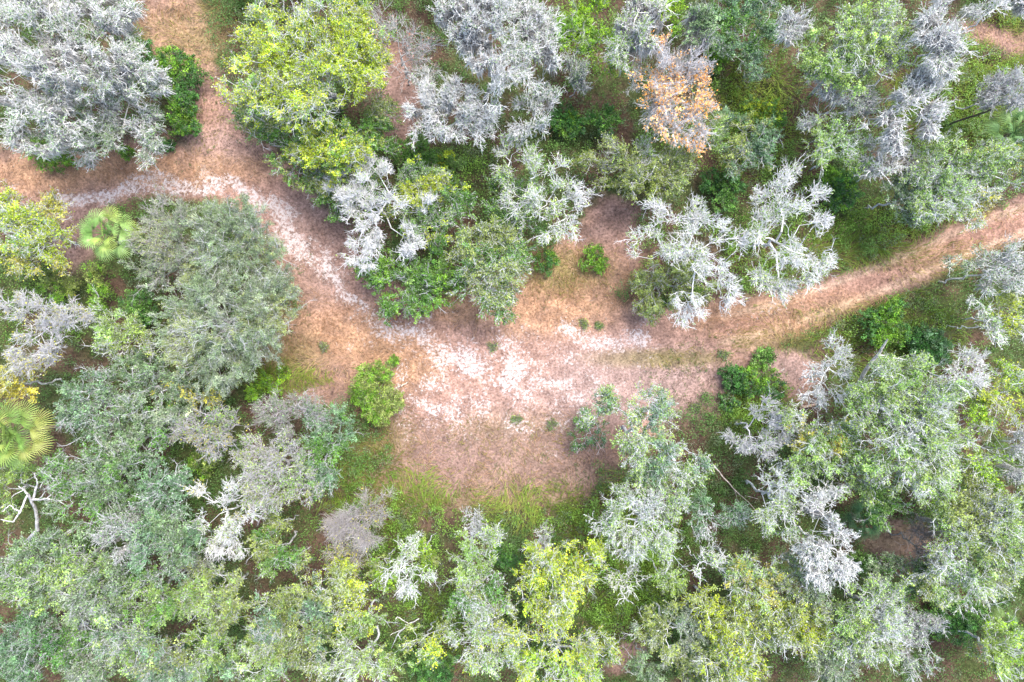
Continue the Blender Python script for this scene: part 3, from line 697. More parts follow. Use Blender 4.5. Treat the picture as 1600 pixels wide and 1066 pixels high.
g('pale', 1100, 806, 30, 6, "small bluish green crown right of the oak with a white left side", lobes=[(1098, 790, 14), (1102, 818, 16)], pal='teal', nd=1.5)
g('pale', 1150, 805, 24, 5.5, "tiny pale green crown in the brown gap below the thin fallen branch", lobes=[(1140, 805, 12), (1155, 800, 14)], pal='teal', nd=1.5)
g('pale', 1218, 785, 48, 9, "pale whitish crown left of the silver column tree", lobes=[(1215, 755, 20), (1235, 775, 20), (1210, 800, 22), (1225, 825, 20), (1195, 815, 16)], li=13, lv=10)
g('moss', 1302, 862, 60, 10.5, "silver grey lichen tree standing as a long column in the lower right", lobes=[(1305, 785, 20), (1290, 800, 18), (1320, 800, 16), (1300, 830, 22), (1285, 860, 22), (1310, 880, 26), (1290, 900, 24), (1320, 920, 22), (1265, 855, 18), (1310, 840, 18)], lv=2, li=26, mo=.6, nd=1.3)
g('dull', 1262, 905, 40, 7.5, "grey green crown left of the silver column tree's lower end", lobes=[(1245, 890, 18), (1265, 915, 18), (1240, 920, 16)], li=8)
g('bare', 1448, 858, 36, 5.5, "grey brown leafless tree beside the brown soil patch at lower right", lobes=[(1440, 835, 18), (1460, 855, 18), (1440, 875, 16), (1465, 880, 14)], tc=LIN(.3, .28, .27), lv=0)
g('green', 1372, 778, 40, 7, "green crown under the lower left of the largest pale oak", lobes=[(1360, 765, 20), (1385, 780, 20), (1365, 795, 14)], li=4)
g('pale', 1532, 850, 104, 10, "broad yellowish pale oak at the right edge of the lower right quarter", lobes=[(1550, 790, 32), (1585, 800, 30), (1510, 825, 34), (1555, 840, 36), (1590, 850, 32), (1490, 870, 30), (1535, 885, 34), (1470, 910, 28), (1510, 920, 30), (1450, 900, 22), (1580, 890, 30)], pal2='olive', amt2=.3, li=8, tw=5)
g('yellow', 1520, 742, 50, 7, "yellow green crown between the largest pale oak and the right edge oak", lobes=[(1500, 745, 20), (1525, 730, 20), (1545, 715, 18), (1510, 775, 20), (1480, 785, 18), (1530, 760, 18)], pal='lime', pal2='olive', amt2=.5)
g('moss', 1582, 705, 44, 8, "grey twig tree at the right edge above the broad yellowish oak", lobes=[(1570, 680, 20), (1595, 690, 20), (1580, 720, 20), (1600, 740, 20)], lv=3, tc=GREYW, mo=.3)
g('pale', 1372, 962, 66, 9.5, "pale white green oak near the bottom right with drooping twig ends", lobes=[(1350, 930, 26), (1385, 935, 28), (1330, 965, 24), (1370, 970, 30), (1400, 985, 24), (1345, 1005, 24), (1385, 1015, 22), (1320, 1000, 18)], li=10, tw=6)
g('moss', 1448, 1000, 48, 8, "grey lichen crown right of the bottom pale white green oak", lobes=[(1430, 985, 20), (1460, 990, 20), (1440, 1020, 20), (1455, 1040, 18), (1420, 1040, 18)], lv=9, tc=GREYW)
g('green', 1420, 905, 44, 6.5, "mid green crown between the silver column tree and the broad right oak", lobes=[(1395, 895, 20), (1425, 895, 20), (1410, 915, 20), (1440, 920, 16)], pal='dull', pal2='green', amt2=.4)
g('yellow', 1228, 965, 70, 8, "yellow green tree below the silver column tree", lobes=[(1215, 920, 24), (1240, 945, 26), (1265, 960, 24), (1215, 970, 28), (1250, 995, 24), (1280, 1000, 16), (1200, 1000, 20)], pal='olive', pal2='yellow', amt2=.4, li=7, tw=5)
g('pale', 1560, 1022, 48, 7.5, "pale green tree in the bottom right corner", lobes=[(1550, 1000, 20), (1580, 1000, 20), (1560, 1030, 22), (1590, 1040, 20), (1535, 1015, 14)], pal2='lime', amt2=.4, li=9)
g('bush', 1500, 965, 42, 3, "dark green bush in the gap below the broad yellowish oak", lobes=[(1480, 955, 22), (1515, 960, 22), (1500, 985, 20), (1470, 980, 16)], pal='dark', pal2='green', amt2=.3)
g('dull', 1300, 1040, 44, 7, "whitish grey green crown at the bottom edge right of the yellow green trees", lobes=[(1285, 1030, 20), (1315, 1035, 20), (1300, 1060, 20)], li=9)
g('bush', 1345, 880, 22, 3, "small green bush right of the silver column tree", pal='green')
# bottom centre right
g('yellow', 872, 912, 76, 8.5, "yellow green tree below the clearing with white twigs on its left", lobes=[(850, 880, 26), (885, 885, 28), (915, 875, 26), (840, 910, 26), (880, 925, 28), (925, 905, 22), (870, 965, 26), (890, 985, 20), (850, 945, 20)], li=4, tw=5)
g('white', 850, 842, 24, 5, "wispy pale tree at the lower rim of the clearing", lobes=[(850, 832, 12), (848, 850, 12), (845, 865, 8)], nd=1.5, lv=9, tc=GREYW)
g('white', 978, 910, 30, 5.5, "small white forked tree standing in the tall grass", lobes=[(965, 905, 14), (990, 900, 14), (980, 920, 14)], nd=1.1, lv=4)
g('pale', 1045, 908, 30, 6, "small pale green crown right of the tall grass", lobes=[(1040, 900, 15), (1055, 910, 14)], nd=1.3)
g('white', 1095, 885, 32, 7.5, "white twig tree with curved branch in the brown gap at lower centre right", lobes=[(1085, 895, 13), (1105, 870, 16), (1120, 880, 14)], nd=1.1, lv=6)
g('yellow', 1172, 905, 48, 8, "pale yellow crown left of the grey green crown by the silver column", lobes=[(1150, 905, 18), (1180, 890, 20), (1175, 920, 20), (1195, 925, 16)], li=9, tw=6, pal='pale', pal2='gold', amt2=.35)
g('yellow', 1135, 978, 66, 8, "yellow green tree with a bright golden right side near the bottom", lobes=[(1115, 945, 24), (1150, 950, 24), (1170, 970, 22), (1110, 980, 24), (1145, 990, 26), (1175, 945, 18)], pal='olive', pal2='yellow', amt2=.45)
g('yellow', 1148, 1038, 60, 8, "golden green tree at the bottom edge below the golden sided tree", lobes=[(1120, 1040, 24), (1150, 1030, 24), (1175, 1030, 22), (1135, 1060, 24), (1165, 1060, 22)], pal='yellow', pal2='olive', amt2=.4)
g('green', 1045, 985, 52, 6.5, "mid green crown with curved white limbs above the bottom brown gap", lobes=[(1025, 970, 20), (1055, 960, 20), (1070, 985, 20), (1040, 1000, 20), (1010, 990, 14), (1075, 1020, 20)], pal='dull', pal2='olive', amt2=.4, li=5, tw=5, tc=WHITE)
g('green', 1010, 1045, 36, 5.5, "small green crown at the bottom edge left of the golden green tree", lobes=[(1000, 1040, 18), (1020, 1050, 18)], pal='dull')
g('green', 1082, 1045, 34, 5.5, "green crown at the bottom edge between the golden tree and the small green crown", lobes=[(1075, 1040, 18), (1095, 1055, 18)], pal='olive')
g('yellow', 868, 1030, 78, 8, "yellow green tree with grey twigs at the bottom edge below the tall grass", lobes=[(830, 1010, 24), (825, 1045, 24), (865, 1005, 24), (875, 1045, 26), (910, 1025, 22), (945, 1025, 24), (915, 1055, 20), (850, 1060, 20)], li=5, tw=6, pal2='lime', amt2=.25)
# bottom centre
g('bare', 560, 815, 56, 5.5, "feathery grey brown leafless tree at the lower left rim of the clearing", lobes=[(580, 795, 22), (550, 810, 24), (565, 830, 22), (530, 825, 18), (595, 785, 12)], lv=2.5, tw=12)
g('bare', 545, 868, 34, 5, "twiggy tree with scattered yellow leaves below the feathery leafless one", lobes=[(535, 850, 14), (560, 855, 14), (540, 880, 16), (555, 885, 12)], lv=8, tw=6)
g('pale', 432, 738, 66, 7.5, "pale twiggy oak with grey feathery right side left of the clearing", lobes=[(395, 710, 24), (430, 705, 24), (465, 705, 20), (410, 740, 26), (450, 735, 26), (470, 755, 22), (430, 765, 24), (400, 770, 18)], pal2='olive', amt2=.3, li=7, tw=7, tc=LIN(.46, .44, .44), lv=11)
g('dull', 512, 705, 62, 6, "dull green tree at the left rim of the clearing above the yellow grass", lobes=[(496, 660, 22), (515, 690, 22), (496, 710, 24), (508, 735, 24), (500, 760, 20), (520, 655, 16)], pal='teal', pal2='green', amt2=.3)
g('dull', 458, 640, 54, 5.5, "grey purplish twig tree above the dull green clearing rim tree", lobes=[(440, 630, 20), (470, 620, 22), (450, 655, 22), (485, 640, 20), (410, 645, 16)], tc=LIN(.40, .37, .38), tw=7, lv=12)
g('bush', 415, 602, 26, 1.8, "bright green bush in the gap below the round feathery tree", lobes=[(398, 612, 11), (415, 598, 13), (440, 585, 10), (430, 605, 10)], pal='lime', pal2='bright', amt2=.5)
g('green', 435, 865, 46, 6, "mid green crown below the dark hole at lower left of centre", lobes=[(415, 855, 20), (445, 855, 20), (430, 880, 22), (460, 875, 14)], pal='green', pal2='olive', amt2=.4, li=4)
g('yellow', 432, 820, 22, 5, "small yellow green crown right of the white twig oak", lobes=[(428, 822, 13), (440, 815, 11)], pal='olive')
g('white', 622, 885, 58, 7, "white branched tree with green side tufts below the yellow grass", lobes=[(605, 870, 22), (635, 855, 20), (620, 895, 24), (650, 895, 20), (600, 905, 18), (625, 925, 16), (640, 845, 12)], lv=6)
g('green', 600, 890, 26, 5.5, "bright green tuft crown on the left of the white branched tree", lobes=[(592, 885, 14), (602, 905, 15)], pal='lime', pal2='olive', amt2=.4)
g('green', 662, 860, 26, 5, "bright green tuft crown on the right of the white branched tree", lobes=[(660, 855, 15), (668, 870, 13)], pal='lime', pal2='olive', amt2=.4)
g('yellow', 528, 915, 48, 7, "rounded yellow green tree below the leafless trees at lower centre left", lobes=[(505, 905, 20), (535, 900, 22), (520, 930, 22), (550, 925, 18)], li=6, tw=5, pal='olive', pal2='yellow', amt2=.4)
g('yellow', 562, 975, 42, 6.5, "pale yellow tree next to two brown gaps near the bottom", lobes=[(545, 980, 18), (575, 965, 18), (555, 955, 16), (540, 990, 14), (580, 980, 12)], pal='yellow', pal2='pale', amt2=.5, li=6)
g('green', 455, 975, 64, 8, "bushy light green oak near the bottom left of centre", lobes=[(430, 950, 24), (470, 945, 26), (490, 970, 22), (440, 980, 26), (475, 995, 24), (415, 985, 18), (450, 1020, 22)], pal='olive', pal2='teal', amt2=.4, li=7, tw=5)
g('pale', 410, 1020, 48, 7.5, "whitish pale green crown left of the bushy light green oak", lobes=[(395, 1010, 20), (425, 1025, 20), (400, 1045, 20), (420, 1055, 16)], li=9)
g('pale', 572, 1035, 60, 7.5, "pale green oak at the bottom edge below the pale yellow tree", lobes=[(545, 1025, 22), (580, 1015, 24), (560, 1050, 24), (600, 1040, 22), (520, 1050, 18), (490, 1055, 18)], li=10, pal2='olive', amt2=.3)
g('pale', 735, 870, 52, 7, "whitish green crown below the lower rim of the clearing at centre", lobes=[(720, 855, 20), (750, 850, 18), (730, 880, 22), (755, 885, 18), (765, 840, 12)], li=9, tw=6, pal2='lime', amt2=.25)
g('moss', 738, 815, 24, 4.5, "small grey shrub like tree at the lower edge of the clearing", lobes=[(735, 808, 13), (745, 820, 13)], lv=0, mo=.2, tc=GREYW, name='grey_twig_tree')
g('pale', 748, 945, 56, 7.5, "green oak with white twig tips at lower centre", lobes=[(730, 925, 22), (765, 920, 22), (745, 950, 22), (775, 950, 20), (725, 965, 18)], pal='green', pal2='olive', amt2=.4, li=9, tw=6)
g('yellow', 755, 1010, 66, 8, "whitish yellow green oak with bare branches at the bottom edge of the centre", lobes=[(725, 1000, 22), (760, 985, 24), (785, 1005, 22), (745, 1025, 24), (775, 1040, 22), (665, 1000, 12)], pal='pale', pal2='yellow', amt2=.35, li=10, tw=7)
g('yellow', 665, 1000, 34, 6, "yellow green crown below the forked dead branch", lobes=[(655, 1000, 16), (680, 990, 16), (670, 1015, 16)], pal='yellow', pal2='olive', amt2=.4)
g('bush', 680, 1045, 44, 3, "dark green bush at the bottom edge of the centre", lobes=[(660, 1035, 20), (690, 1040, 22), (675, 1060, 20)], pal='dark', pal2='green', amt2=.5)
g('bush', 790, 870, 24, 3, "dark bush between the lower centre oaks and the yellow green tree", pal='dark', pal2='green', amt2=.4)
g('white', 345, 805, 60, 7.5, "white twig oak with green tufts at lower left of centre", lobes=[(320, 780, 22), (350, 770, 22), (375, 790, 22), (330, 815, 24), (365, 825, 22), (345, 850, 20), (390, 815, 16), (365, 865, 14)], lv=9, tw=7, pal2='gold', amt2=.2)
# lower left dense oaks
g('dull', 148, 770, 78, 8, "grey green oak right of the bare limbs at the left edge", lobes=[(110, 740, 28), (150, 735, 28), (185, 750, 28), (125, 775, 28), (170, 785, 28), (205, 770, 22), (140, 805, 22)], pal='dull', pal2='green', amt2=.4, li=5)
g('dull', 250, 775, 52, 7.5, "grey oak between the bare limb oak and the white twig oak", lobes=[(235, 750, 22), (265, 745, 22), (250, 780, 24), (275, 785, 20), (230, 790, 18)], li=7, pal='teal')
g('dull', 250, 858, 60, 9, "blue green oak crown in the middle of the lower left quarter", lobes=[(225, 840, 24), (260, 830, 26), (285, 850, 22), (240, 870, 26), (270, 880, 24)], pal='teal', pal2='dull', amt2=.5, li=4)
g('moss', 195, 838, 50, 8.5, "grey moss streaked crown left of the blue green oak", lobes=[(180, 820, 20), (205, 815, 20), (215, 840, 18), (170, 850, 20), (195, 860, 18)], lv=8, mo=.8, tc=GREYW)
g('dull', 72, 895, 74, 9, "bright edged oak crown at the left edge below the shadowed hollow", lobes=[(45, 870, 26), (80, 865, 28), (30, 905, 28), (70, 905, 28), (105, 890, 24), (60, 935, 24)], pal='pale', pal2='dull', amt2=.5, li=5)
g('dull', 138, 928, 66, 9, "grey twig mottled oak in the middle of the lower left mass", lobes=[(115, 905, 24), (150, 900, 26), (175, 925, 24), (130, 940, 26), (160, 955, 22), (110, 960, 18)], pal='dull', pal2='pale', amt2=.3, li=7, tw=6)
g('dull', 238, 938, 54, 8, "fresher green oak crown below the blue green oak", lobes=[(225, 915, 22), (255, 920, 22), (215, 945, 20), (245, 950, 24), (265, 945, 16)], pal='green', pal2='pale', amt2=.4, li=5)
g('dull', 50, 1008, 66, 8.5, "dark grey green oak in the bottom left corner", lobes=[(25, 985, 26), (60, 980, 26), (35, 1020, 28), (75, 1015, 24), (45, 1050, 24)], pal='teal', pal2='dark', amt2=.35, li=3)
g('dull', 128, 1030, 58, 8, "oak crown at the bottom edge right of the corner oak", lobes=[(105, 1010, 22), (140, 1010, 24), (120, 1040, 24), (155, 1040, 22), (100, 990, 16)], pal='dull', pal2='green', amt2=.4, li=7)
g('dull', 200, 1002, 52, 8.5, "pale tipped oak crown between the fresher green oak and the bottom edge", lobes=[(180, 985, 22), (215, 985, 22), (190, 1015, 22), (220, 1015, 20)], pal='pale', pal2='teal', amt2=.4, li=8, tw=6)
g('dull', 248, 1042, 52, 7.5, "oak crown with arching white twigs at the bottom edge of the left quarter", lobes=[(230, 1030, 22), (260, 1025, 22), (245, 1055, 22), (275, 1050, 18)], pal='teal', pal2='olive', amt2=.35, li=6, tw=7)
g('dull', 330, 935, 58, 7.5, "yellow tinged oak crown below the white twig oak", lobes=[(315, 910, 22), (345, 915, 22), (325, 945, 24), (350, 950, 20), (300, 940, 18), (330, 975, 18)], pal='pale', pal2='olive', amt2=.4, li=7, tw=6)
g('dull', 325, 1030, 52, 7, "whitish oak crown at the bottom edge left of the pale green crown", lobes=[(310, 1010, 20), (340, 1020, 20), (320, 1045, 22), (350, 1050, 18)], pal='pale', pal2='teal', amt2=.3, li=9)
g('dull', 322, 885, 30, 6, "small grey twig crown under the white twig oak's lower edge", lobes=[(310, 880, 14), (330, 890, 15)], li=7, tw=6)
# left edge, middle
g('white', 50, 505, 80, 8, "white twiggy tree with yellow leaves at the left edge", lobes=[(20, 470, 28), (60, 460, 26), (105, 490, 26), (45, 510, 30), (85, 525, 26), (20, 550, 28), (65, 565, 26), (110, 540, 20)], lv=5, tw=8, pal='gold', tc=LIN(.50, .49, .49))
g('yellow', 22, 598, 44, 7, "small yellow tree at the left edge just above the yellow palm", lobes=[(10, 585, 20), (35, 590, 18), (20, 612, 18), (45, 612, 12)], pal='gold', li=7)
g('pale', 188, 515, 50, 6, "whitish green tree between the left edge tree and the round feathery tree", lobes=[(170, 500, 20), (200, 505, 20), (180, 530, 20), (210, 535, 18), (155, 545, 16), (185, 560, 14)], pal2='olive', amt2=.4, li=6, tw=6)
g('bush', 148, 447, 30, 3, "upright bright green bush below the green palm", lobes=[(145, 428, 15), (155, 450, 16), (150, 475, 14)], pal='olive', pal2='bright', amt2=.5)
g('bush', 95, 450, 32, 2.8, "low olive bush left of the upright bright bush", lobes=[(80, 438, 16), (105, 450, 17), (90, 468, 14)], pal='olive', pal2='bright', amt2=.3)
g('bush', 218, 478, 30, 3, "dark green bush in the gap left of the round feathery tree", pal='dark', pal2='green', amt2=.5)
g('dull', 135, 640, 66, 7.5, "blue grey oak right of the yellow palm", lobes=[(115, 615, 24), (150, 610, 26), (130, 645, 26), (165, 640, 24), (105, 640, 18), (140, 670, 20)], pal='teal', pal2='dull', amt2=.4, li=5)
g('dull', 240, 608, 72, 7, "hazy grey oak with yellow flecks below the round feathery tree", lobes=[(205, 580, 24), (240, 585, 26), (275, 600, 26), (220, 620, 26), (260, 630, 26), (295, 625, 22), (190, 605, 18), (315, 615, 16)], pal2='gold', amt2=.1, li=4)
g('dull', 200, 690, 62, 7.5, "grey green oak above the dark gap at left", lobes=[(175, 675, 24), (210, 665, 26), (225, 695, 24), (185, 705, 24), (150, 700, 20), (245, 665, 18)], pal='dull', pal2='green', amt2=.35, li=6)
g('pale', 328, 682, 52, 6.5, "pale grey twig tree with yellow leaf edges left of the grey feathery oak", lobes=[(310, 665, 20), (340, 660, 20), (325, 690, 22), (350, 690, 18), (355, 650, 14), (285, 670, 14)], pal2='gold', amt2=.3, lv=8, tw=8, tc=LIN(.44, .42, .43))
g('bush', 318, 728, 26, 2.6, "yellow green bush below the pale grey twig tree", pal='olive', pal2='bright', amt2=.5)
g('green', 25, 770, 34, 6.5, "pale leafy tree at the left edge just under the yellow palm", lobes=[(15, 755, 17), (38, 745, 15), (10, 775, 14)], pal='pale')
# bushes of the clearing
g('bush', 588, 610, 42, 2.6, "bright green feathery bush at the left side of the clearing", lobes=[(575, 590, 18), (595, 585, 17), (570, 615, 22), (600, 612, 22), (590, 640, 22), (612, 630, 15), (612, 566, 6)], pal='olive', pal2='bright', amt2=.55, leaf=.22, lw=.35, lv=30)
for (u, v, rr, lab) in [(507, 541, 8, "tiny green weed in the straw left of the feathery bush"), (808, 656, 8, "round green weed tuft in the middle of the lower clearing"),
                        (862, 664, 7, "smaller green weed tuft right of the round one in the clearing"), (1087, 636, 9, "green weed tuft in the mauve soil near the dark end bush"),
                        (914, 506, 6, "green weed on the bright sand, left of its neighbour"), (937, 509, 6, "green weed on the bright sand, right of its neighbour"),
                        (770, 541, 7, "pale green weed on the upper edge of the white sand"), (1130, 555, 9, "green weed between the track and the mauve soil"), (1010, 735, 0, "")]:
    if rr: g('bush', u, v, rr * .8, .15, lab, name='weed_tuft', cat='weed', group='weeds growing in the clearing', pal='olive', pal2='green', amt2=.5, lv=9, leaf=.08, nd=1.2)

# ------------------------------------------------------------------ fan palms
def palm(u, v, rpx, h, label, cols, nfr, seed):
    r = np.random.default_rng(seed)
    kz = PXM * (H - h) / H
    x, y = wpt(u, v, h); gz = float(ground_z(x, y)); R = rpx * kz
    root = bpy.data.objects.new("palm_tree", None); COL.objects.link(root)
    root.location = (x, y, gz); root["label"] = label; root["category"] = "palm"; root["group"] = "fan palms of the wood"
    hz = h - gz
    zz = np.linspace(-.1, hz - .15, 14)
    A = np.stack([np.zeros(13), np.zeros(13), zz[:-1]], 1); B = np.stack([np.zeros(13), np.zeros(13), zz[1:]], 1)
    V, F = tubes(A, B, np.full(13, .17), np.full(13, .15), 10)
    make_mesh("trunk", V, F, np.repeat(np.tile(LIN(.19, .15, .12), (13, 1)) * r.uniform(.7, 1.2, (13, 1)), 20, 0), M_BARK, root)
    for i in range(nfr):
        az = i * 2.39996 + r.uniform(-.15, .15); f = (i + .5) / nfr
        el = math.radians(66 - 84 * f + r.uniform(-6, 6))
        plen = R * (.40 + .28 * f); d = np.array([math.cos(az) * math.cos(el), math.sin(az) * math.cos(el), math.sin(el)])
        p0 = np.array([0, 0, hz - .1 + .25 * (1 - f)])
        p1 = p0 + d * plen
        VA, FA = tubes(np.array([p0, (p0 + p1) / 2]), np.array([(p0 + p1) / 2, p1]), [.03, .024], [.024, .018], 5)
        side = unit(np.cross(d, [0, 0, 1.])); nrm = np.cross(side, d)
        nl = 19
        fan = np.linspace(-1.5, 1.5, nl)
        Ls = R * .55 * (1 - .32 * np.abs(fan / 1.75) ** 1.6) * r.uniform(.92, 1.06, nl)
        Vs = [VA]; Fs = [FA]; off = len(VA); cs = [np.tile(cols[0] * .8, (len(VA), 1))]
        tone = cols[r.integers(0, len(cols))] if f < .85 else cols[-1]
        for k in range(nl):
            dd = unit(d * math.cos(fan[k]) + side * math.sin(fan[k]))
            sd = unit(np.cross(dd, nrm)); w0 = .012 * R / 2 + .011
            q0 = p1; q1 = p1 + dd * Ls[k] * .5 + nrm * .02; q2 = p1 + dd * Ls[k] * .8 - np.array([0, 0, .05 * R]) ; q3 = p1 + dd * Ls[k] * .97 - np.array([0, 0, .16 * R * r.uniform(.7, 1.2)])
            ridge = nrm * .02
            pts = np.array([q0 - sd * .01, q0 + sd * .01, q1 - sd * w0 - ridge, q1 + sd * w0 + ridge, q2 - sd * w0 * .8, q2 + sd * w0 * .8, q3 - sd * .004, q3 + sd * .004])
            Vs.append(pts); Fs.append(np.array([[0, 1, 3, 2], [2, 3, 5, 4], [4, 5, 7, 6]]) + off); off += 8
            cs.append(np.tile(tone * r.uniform(.8, 1.2), (8, 1)) * np.array([.9, .9, 1, 1, 1.1, 1.1, 1.2, 1.2])[:, None])
        make_mesh("frond", np.concatenate(Vs), np.concatenate(Fs), np.concatenate(cs), M_LEAF, root)
palm(166, 364, 41, 5.6, "green fan palm inside the sandy bend at upper left", [LIN(.20, .35, .09), LIN(.28, .43, .13), LIN(.30, .40, .09)], 22, 5)
palm(18, 680, 52, 7.5, "yellow edged fan palm cut by the left edge", [LIN(.19, .30, .06), LIN(.27, .35, .08), LIN(.16, .28, .06), LIN(.30, .33, .08)], 30, 6)
palm(1584, 208, 42, 5.5, "green fan palm at the right edge below the grey twiggy tree", [LIN(.11, .22, .07), LIN(.15, .27, .09), LIN(.18, .28, .09)], 24, 7)
palm(1566, 985, 30, 2.6, "low green fan palm in the gap under the broad oak near the bottom right", [LIN(.10, .19, .05), LIN(.14, .22, .06)], 22, 8)
palm(1352, 815, 30, 2.2, "low fan palm beside the brown soil patch at lower right", [LIN(.06, .15, .06), LIN(.09, .18, .08)], 20, 9)

# ------------------------------------------------------------------ dead wood
def dead_wood(name, label, cat, limbs, col, seed, group=None):
    """limbs: polylines of (u, v, z, radius); each is a branch of one dead piece"""
    r = np.random.default_rng(seed)
    A, B, ra, rb = [], [], [], []
    for li, pl in enumerate(limbs):
        pts = []
        for (u, v, z, rad) in pl:
            x, y = wpt(u, v, z); pts.append((x, y, z + float(ground_z(x, y)), rad))
        pts = np.array(pts)
        fine = []
        for p, q in zip(pts[:-1], pts[1:]):
            for t in np.linspace(0, 1, 6)[:-1]:
                m = p + (q - p) * t
                m[:3] += r.normal(size=3) * .02 * (len(fine) > 0)
                fine.append(m)
        fine.append(pts[-1]); fine = np.array(fine)
        A.append(fine[:-1, :3]); B.append(fine[1:, :3]); ra.append(fine[:-1, 3]); rb.append(fine[1:, 3])
    A, B, ra, rb = (np.concatenate(q) for q in (A, B, ra, rb))
    V, F = tubes(A, B, ra, rb, 7)
    o = A[0].copy()
    c = np.repeat(col * r.uniform(.8, 1.15, (len(A), 1)), 14, 0)
    ob = make_mesh(name, V - o, F, c, M_BARK, smooth=True)
    ob.location = o; ob["label"] = label; ob["category"] = cat
    if group: ob["group"] = group
    return ob
PALE = LIN(.50, .48, .45)
dead_wood("dead_tree", "pale leaning dead trunk with one twiggy side branch at right", "dead tree",
          [[(1336, 612, 1.5, .17), (1352, 580, 4.0, .15), (1372, 555, 5.6, .12), (1388, 530, 7.2, .05)],
           [(1376, 555, 5.6, .05), (1400, 560, 5.9, .045), (1418, 563, 6.1, .03), (1434, 572, 6.2, .012)],
           [(1404, 560, 5.9, .03), (1416, 555, 6.2, .01)], [(1418, 563, 6.1, .025), (1428, 580, 6.0, .01)], [(1392, 558, 5.8, .025), (1398, 570, 5.6, .01)], [(1424, 566, 6.1, .02), (1433, 560, 6.3, .008)]], PALE, 1)
dead_wood("fallen_log", "brown fallen log beside the grey white lichen tree", "log", [[(1250, 638, .22, .13), (1268, 634, .26, .12), (1286, 628, .24, .09)]], LIN(.33, .23, .17), 2)
dead_wood("broken_branch", "pale broken branch lying on the shaded bright grass", "branch", [[(1198, 626, .5, .03), (1212, 618, .7, .05), (1226, 611, .75, .03)]], LIN(.42, .38, .33), 3)
dead_wood("fallen_stick", "pale stick lying beside the feathery clearing bush", "stick", [[(616, 607, .12, .05), (626, 603, .15, .045), (638, 597, .12, .03)]], LIN(.46, .40, .34), 4)
dead_wood("fallen_branch", "long thin grey fallen branch in the brown gap right of the clearing edge oak", "branch",
          [[(1112, 724, 2.0, .05), (1130, 745, 1.8, .045), (1148, 765, 1.4, .04), (1170, 785, 1.0, .03), (1190, 808, .6, .02)], [(1148, 765, 1.4, .03), (1155, 790, 1.0, .015)], [(1165, 775, 1.1, .03), (1185, 780, .8, .015)]], LIN(.40, .34, .30), 5)
dead_wood("dead_branch", "forked white dead branch in the gap at lower centre", "branch",
          [[(612, 1012, 1.2, .02), (622, 990, 2.4, .045), (638, 975, 3.2, .05), (655, 966, 3.6, .03)], [(622, 990, 2.4, .035), (628, 1000, 2.2, .012)], [(638, 973, 3.2, .03), (622, 963, 3.6, .03), (618, 968, 3.7, .012)], [(630, 982, 2.8, .03), (610, 992, 2.6, .015)]], LIN(.52, .5, .47), 6)
dead_wood("bare_limb_tree", "big bare grey limbs over the shadowed hollow at the left edge", "dead tree",
          [[(40, 850, 0, .17), (58, 828, 3, .14), (56, 800, 4.6, .12), (48, 782, 5.6, .10), (42, 772, 6.2, .07), (28, 760, 6.6, .04)],
           [(48, 782, 5.6, .08), (72, 780, 6.4, .07), (92, 784, 6.7, .055), (114, 774, 7.0, .025)], [(42, 774, 6.1, .07), (30, 800, 6.6, .065), (20, 816, 6.8, .045), (0, 812, 7.0, .03)],
           [(50, 782, 5.6, .09), (58, 755, 6.6, .06), (52, 740, 7.0, .03)], [(72, 780, 6.4, .05), (84, 768, 6.8, .025), (98, 772, 7, .01)], [(92, 784, 6.7, .04), (104, 792, 6.8, .02)], [(30, 800, 6.6, .06), (14, 790, 6.9, .03), (2, 800, 7, .02)], [(60, 780, 6.2, .05), (70, 768, 6.6, .02)]], LIN(.44, .42, .40), 7)
dead_wood("leaning_pole_tree", "thin dark trunk leaning toward the grey twiggy tree at the right edge", "dead tree", [[(1478, 196, .3, .09), (1510, 185, 3.0, .08), (1548, 172, 6.0, .06)]], LIN(.12, .10, .085), 8)

# ------------------------------------------------------------------ undergrowth, grass, litter
def in_frame(n, mx=44, my=30):
    return rng.uniform(-mx, mx, n), rng.uniform(-my, my, n)

def uv_of(x, y):
    return x / PXM + 800, 533 - y / PXM

# low scrub of the wood floor
UG_BRIGHT = [(1150, 400, 150, 60), (1560, 120, 120, 70), (1450, 340, 130, 50), (700, 270, 70, 40), (880, 60, 80, 60), (1190, 640, 60, 40), (1400, 520, 100, 50),
             (640, 860, 120, 120), (980, 900, 80, 110), (850, 790, 90, 30), (90, 470, 90, 60), (420, 600, 60, 20), (1250, 330, 90, 60), (1130, 200, 110, 90), (560, 840, 60, 60)]
nc = 26000
x, y = in_frame(nc, 50, 36)
U, V = uv_of(x, y)
op = open_mask(U, V, 10)
dens = sstep(fbm(N5, x, y, .16, 3), .33, .52)
keep = (op < .3 * rng.random(nc)) & (rng.random(nc) < .5 + .5 * dens)
x, y = x[keep], y[keep]; U, V = U[keep], V[keep]; nc = len(x)
br = np.zeros(nc)
# and a thin sprinkle of seedlings over the edges of the clearing
for (a, b, c, d) in UG_BRIGHT: br = np.maximum(br, blob(U, V, a, b, c, d, .5))
br = np.clip(br + .5 * (fbm(N1, x, y, .2, 2) - .45), 0, 1)
per = 50
hc = rng.uniform(.15, .9, nc) + 1.6 * rng.random(nc) ** 3
rc = rng.uniform(.25, .65, nc)
ci = np.repeat(np.arange(nc), per); m = len(ci)
d3 = unit(rng.normal(size=(m, 3))) * (rng.random(m) ** .4)[:, None]
P = np.stack([x[ci] + d3[:, 0] * rc[ci], y[ci] + d3[:, 1] * rc[ci], ground_z(x[ci], y[ci]) + hc[ci] * (.75 + .5 * d3[:, 2])], 1)
D = unit(d3 + rng.normal(size=(m, 3)) * .5); Nn = unit(rng.normal(size=(m, 3)) * .5 + np.array([0, 0, 1.]))
L = rng.uniform(.08, .155, m); W = L * rng.uniform(.4, .7, m)
Vv, Ff = leaf_quads(P, D, Nn, L, W)
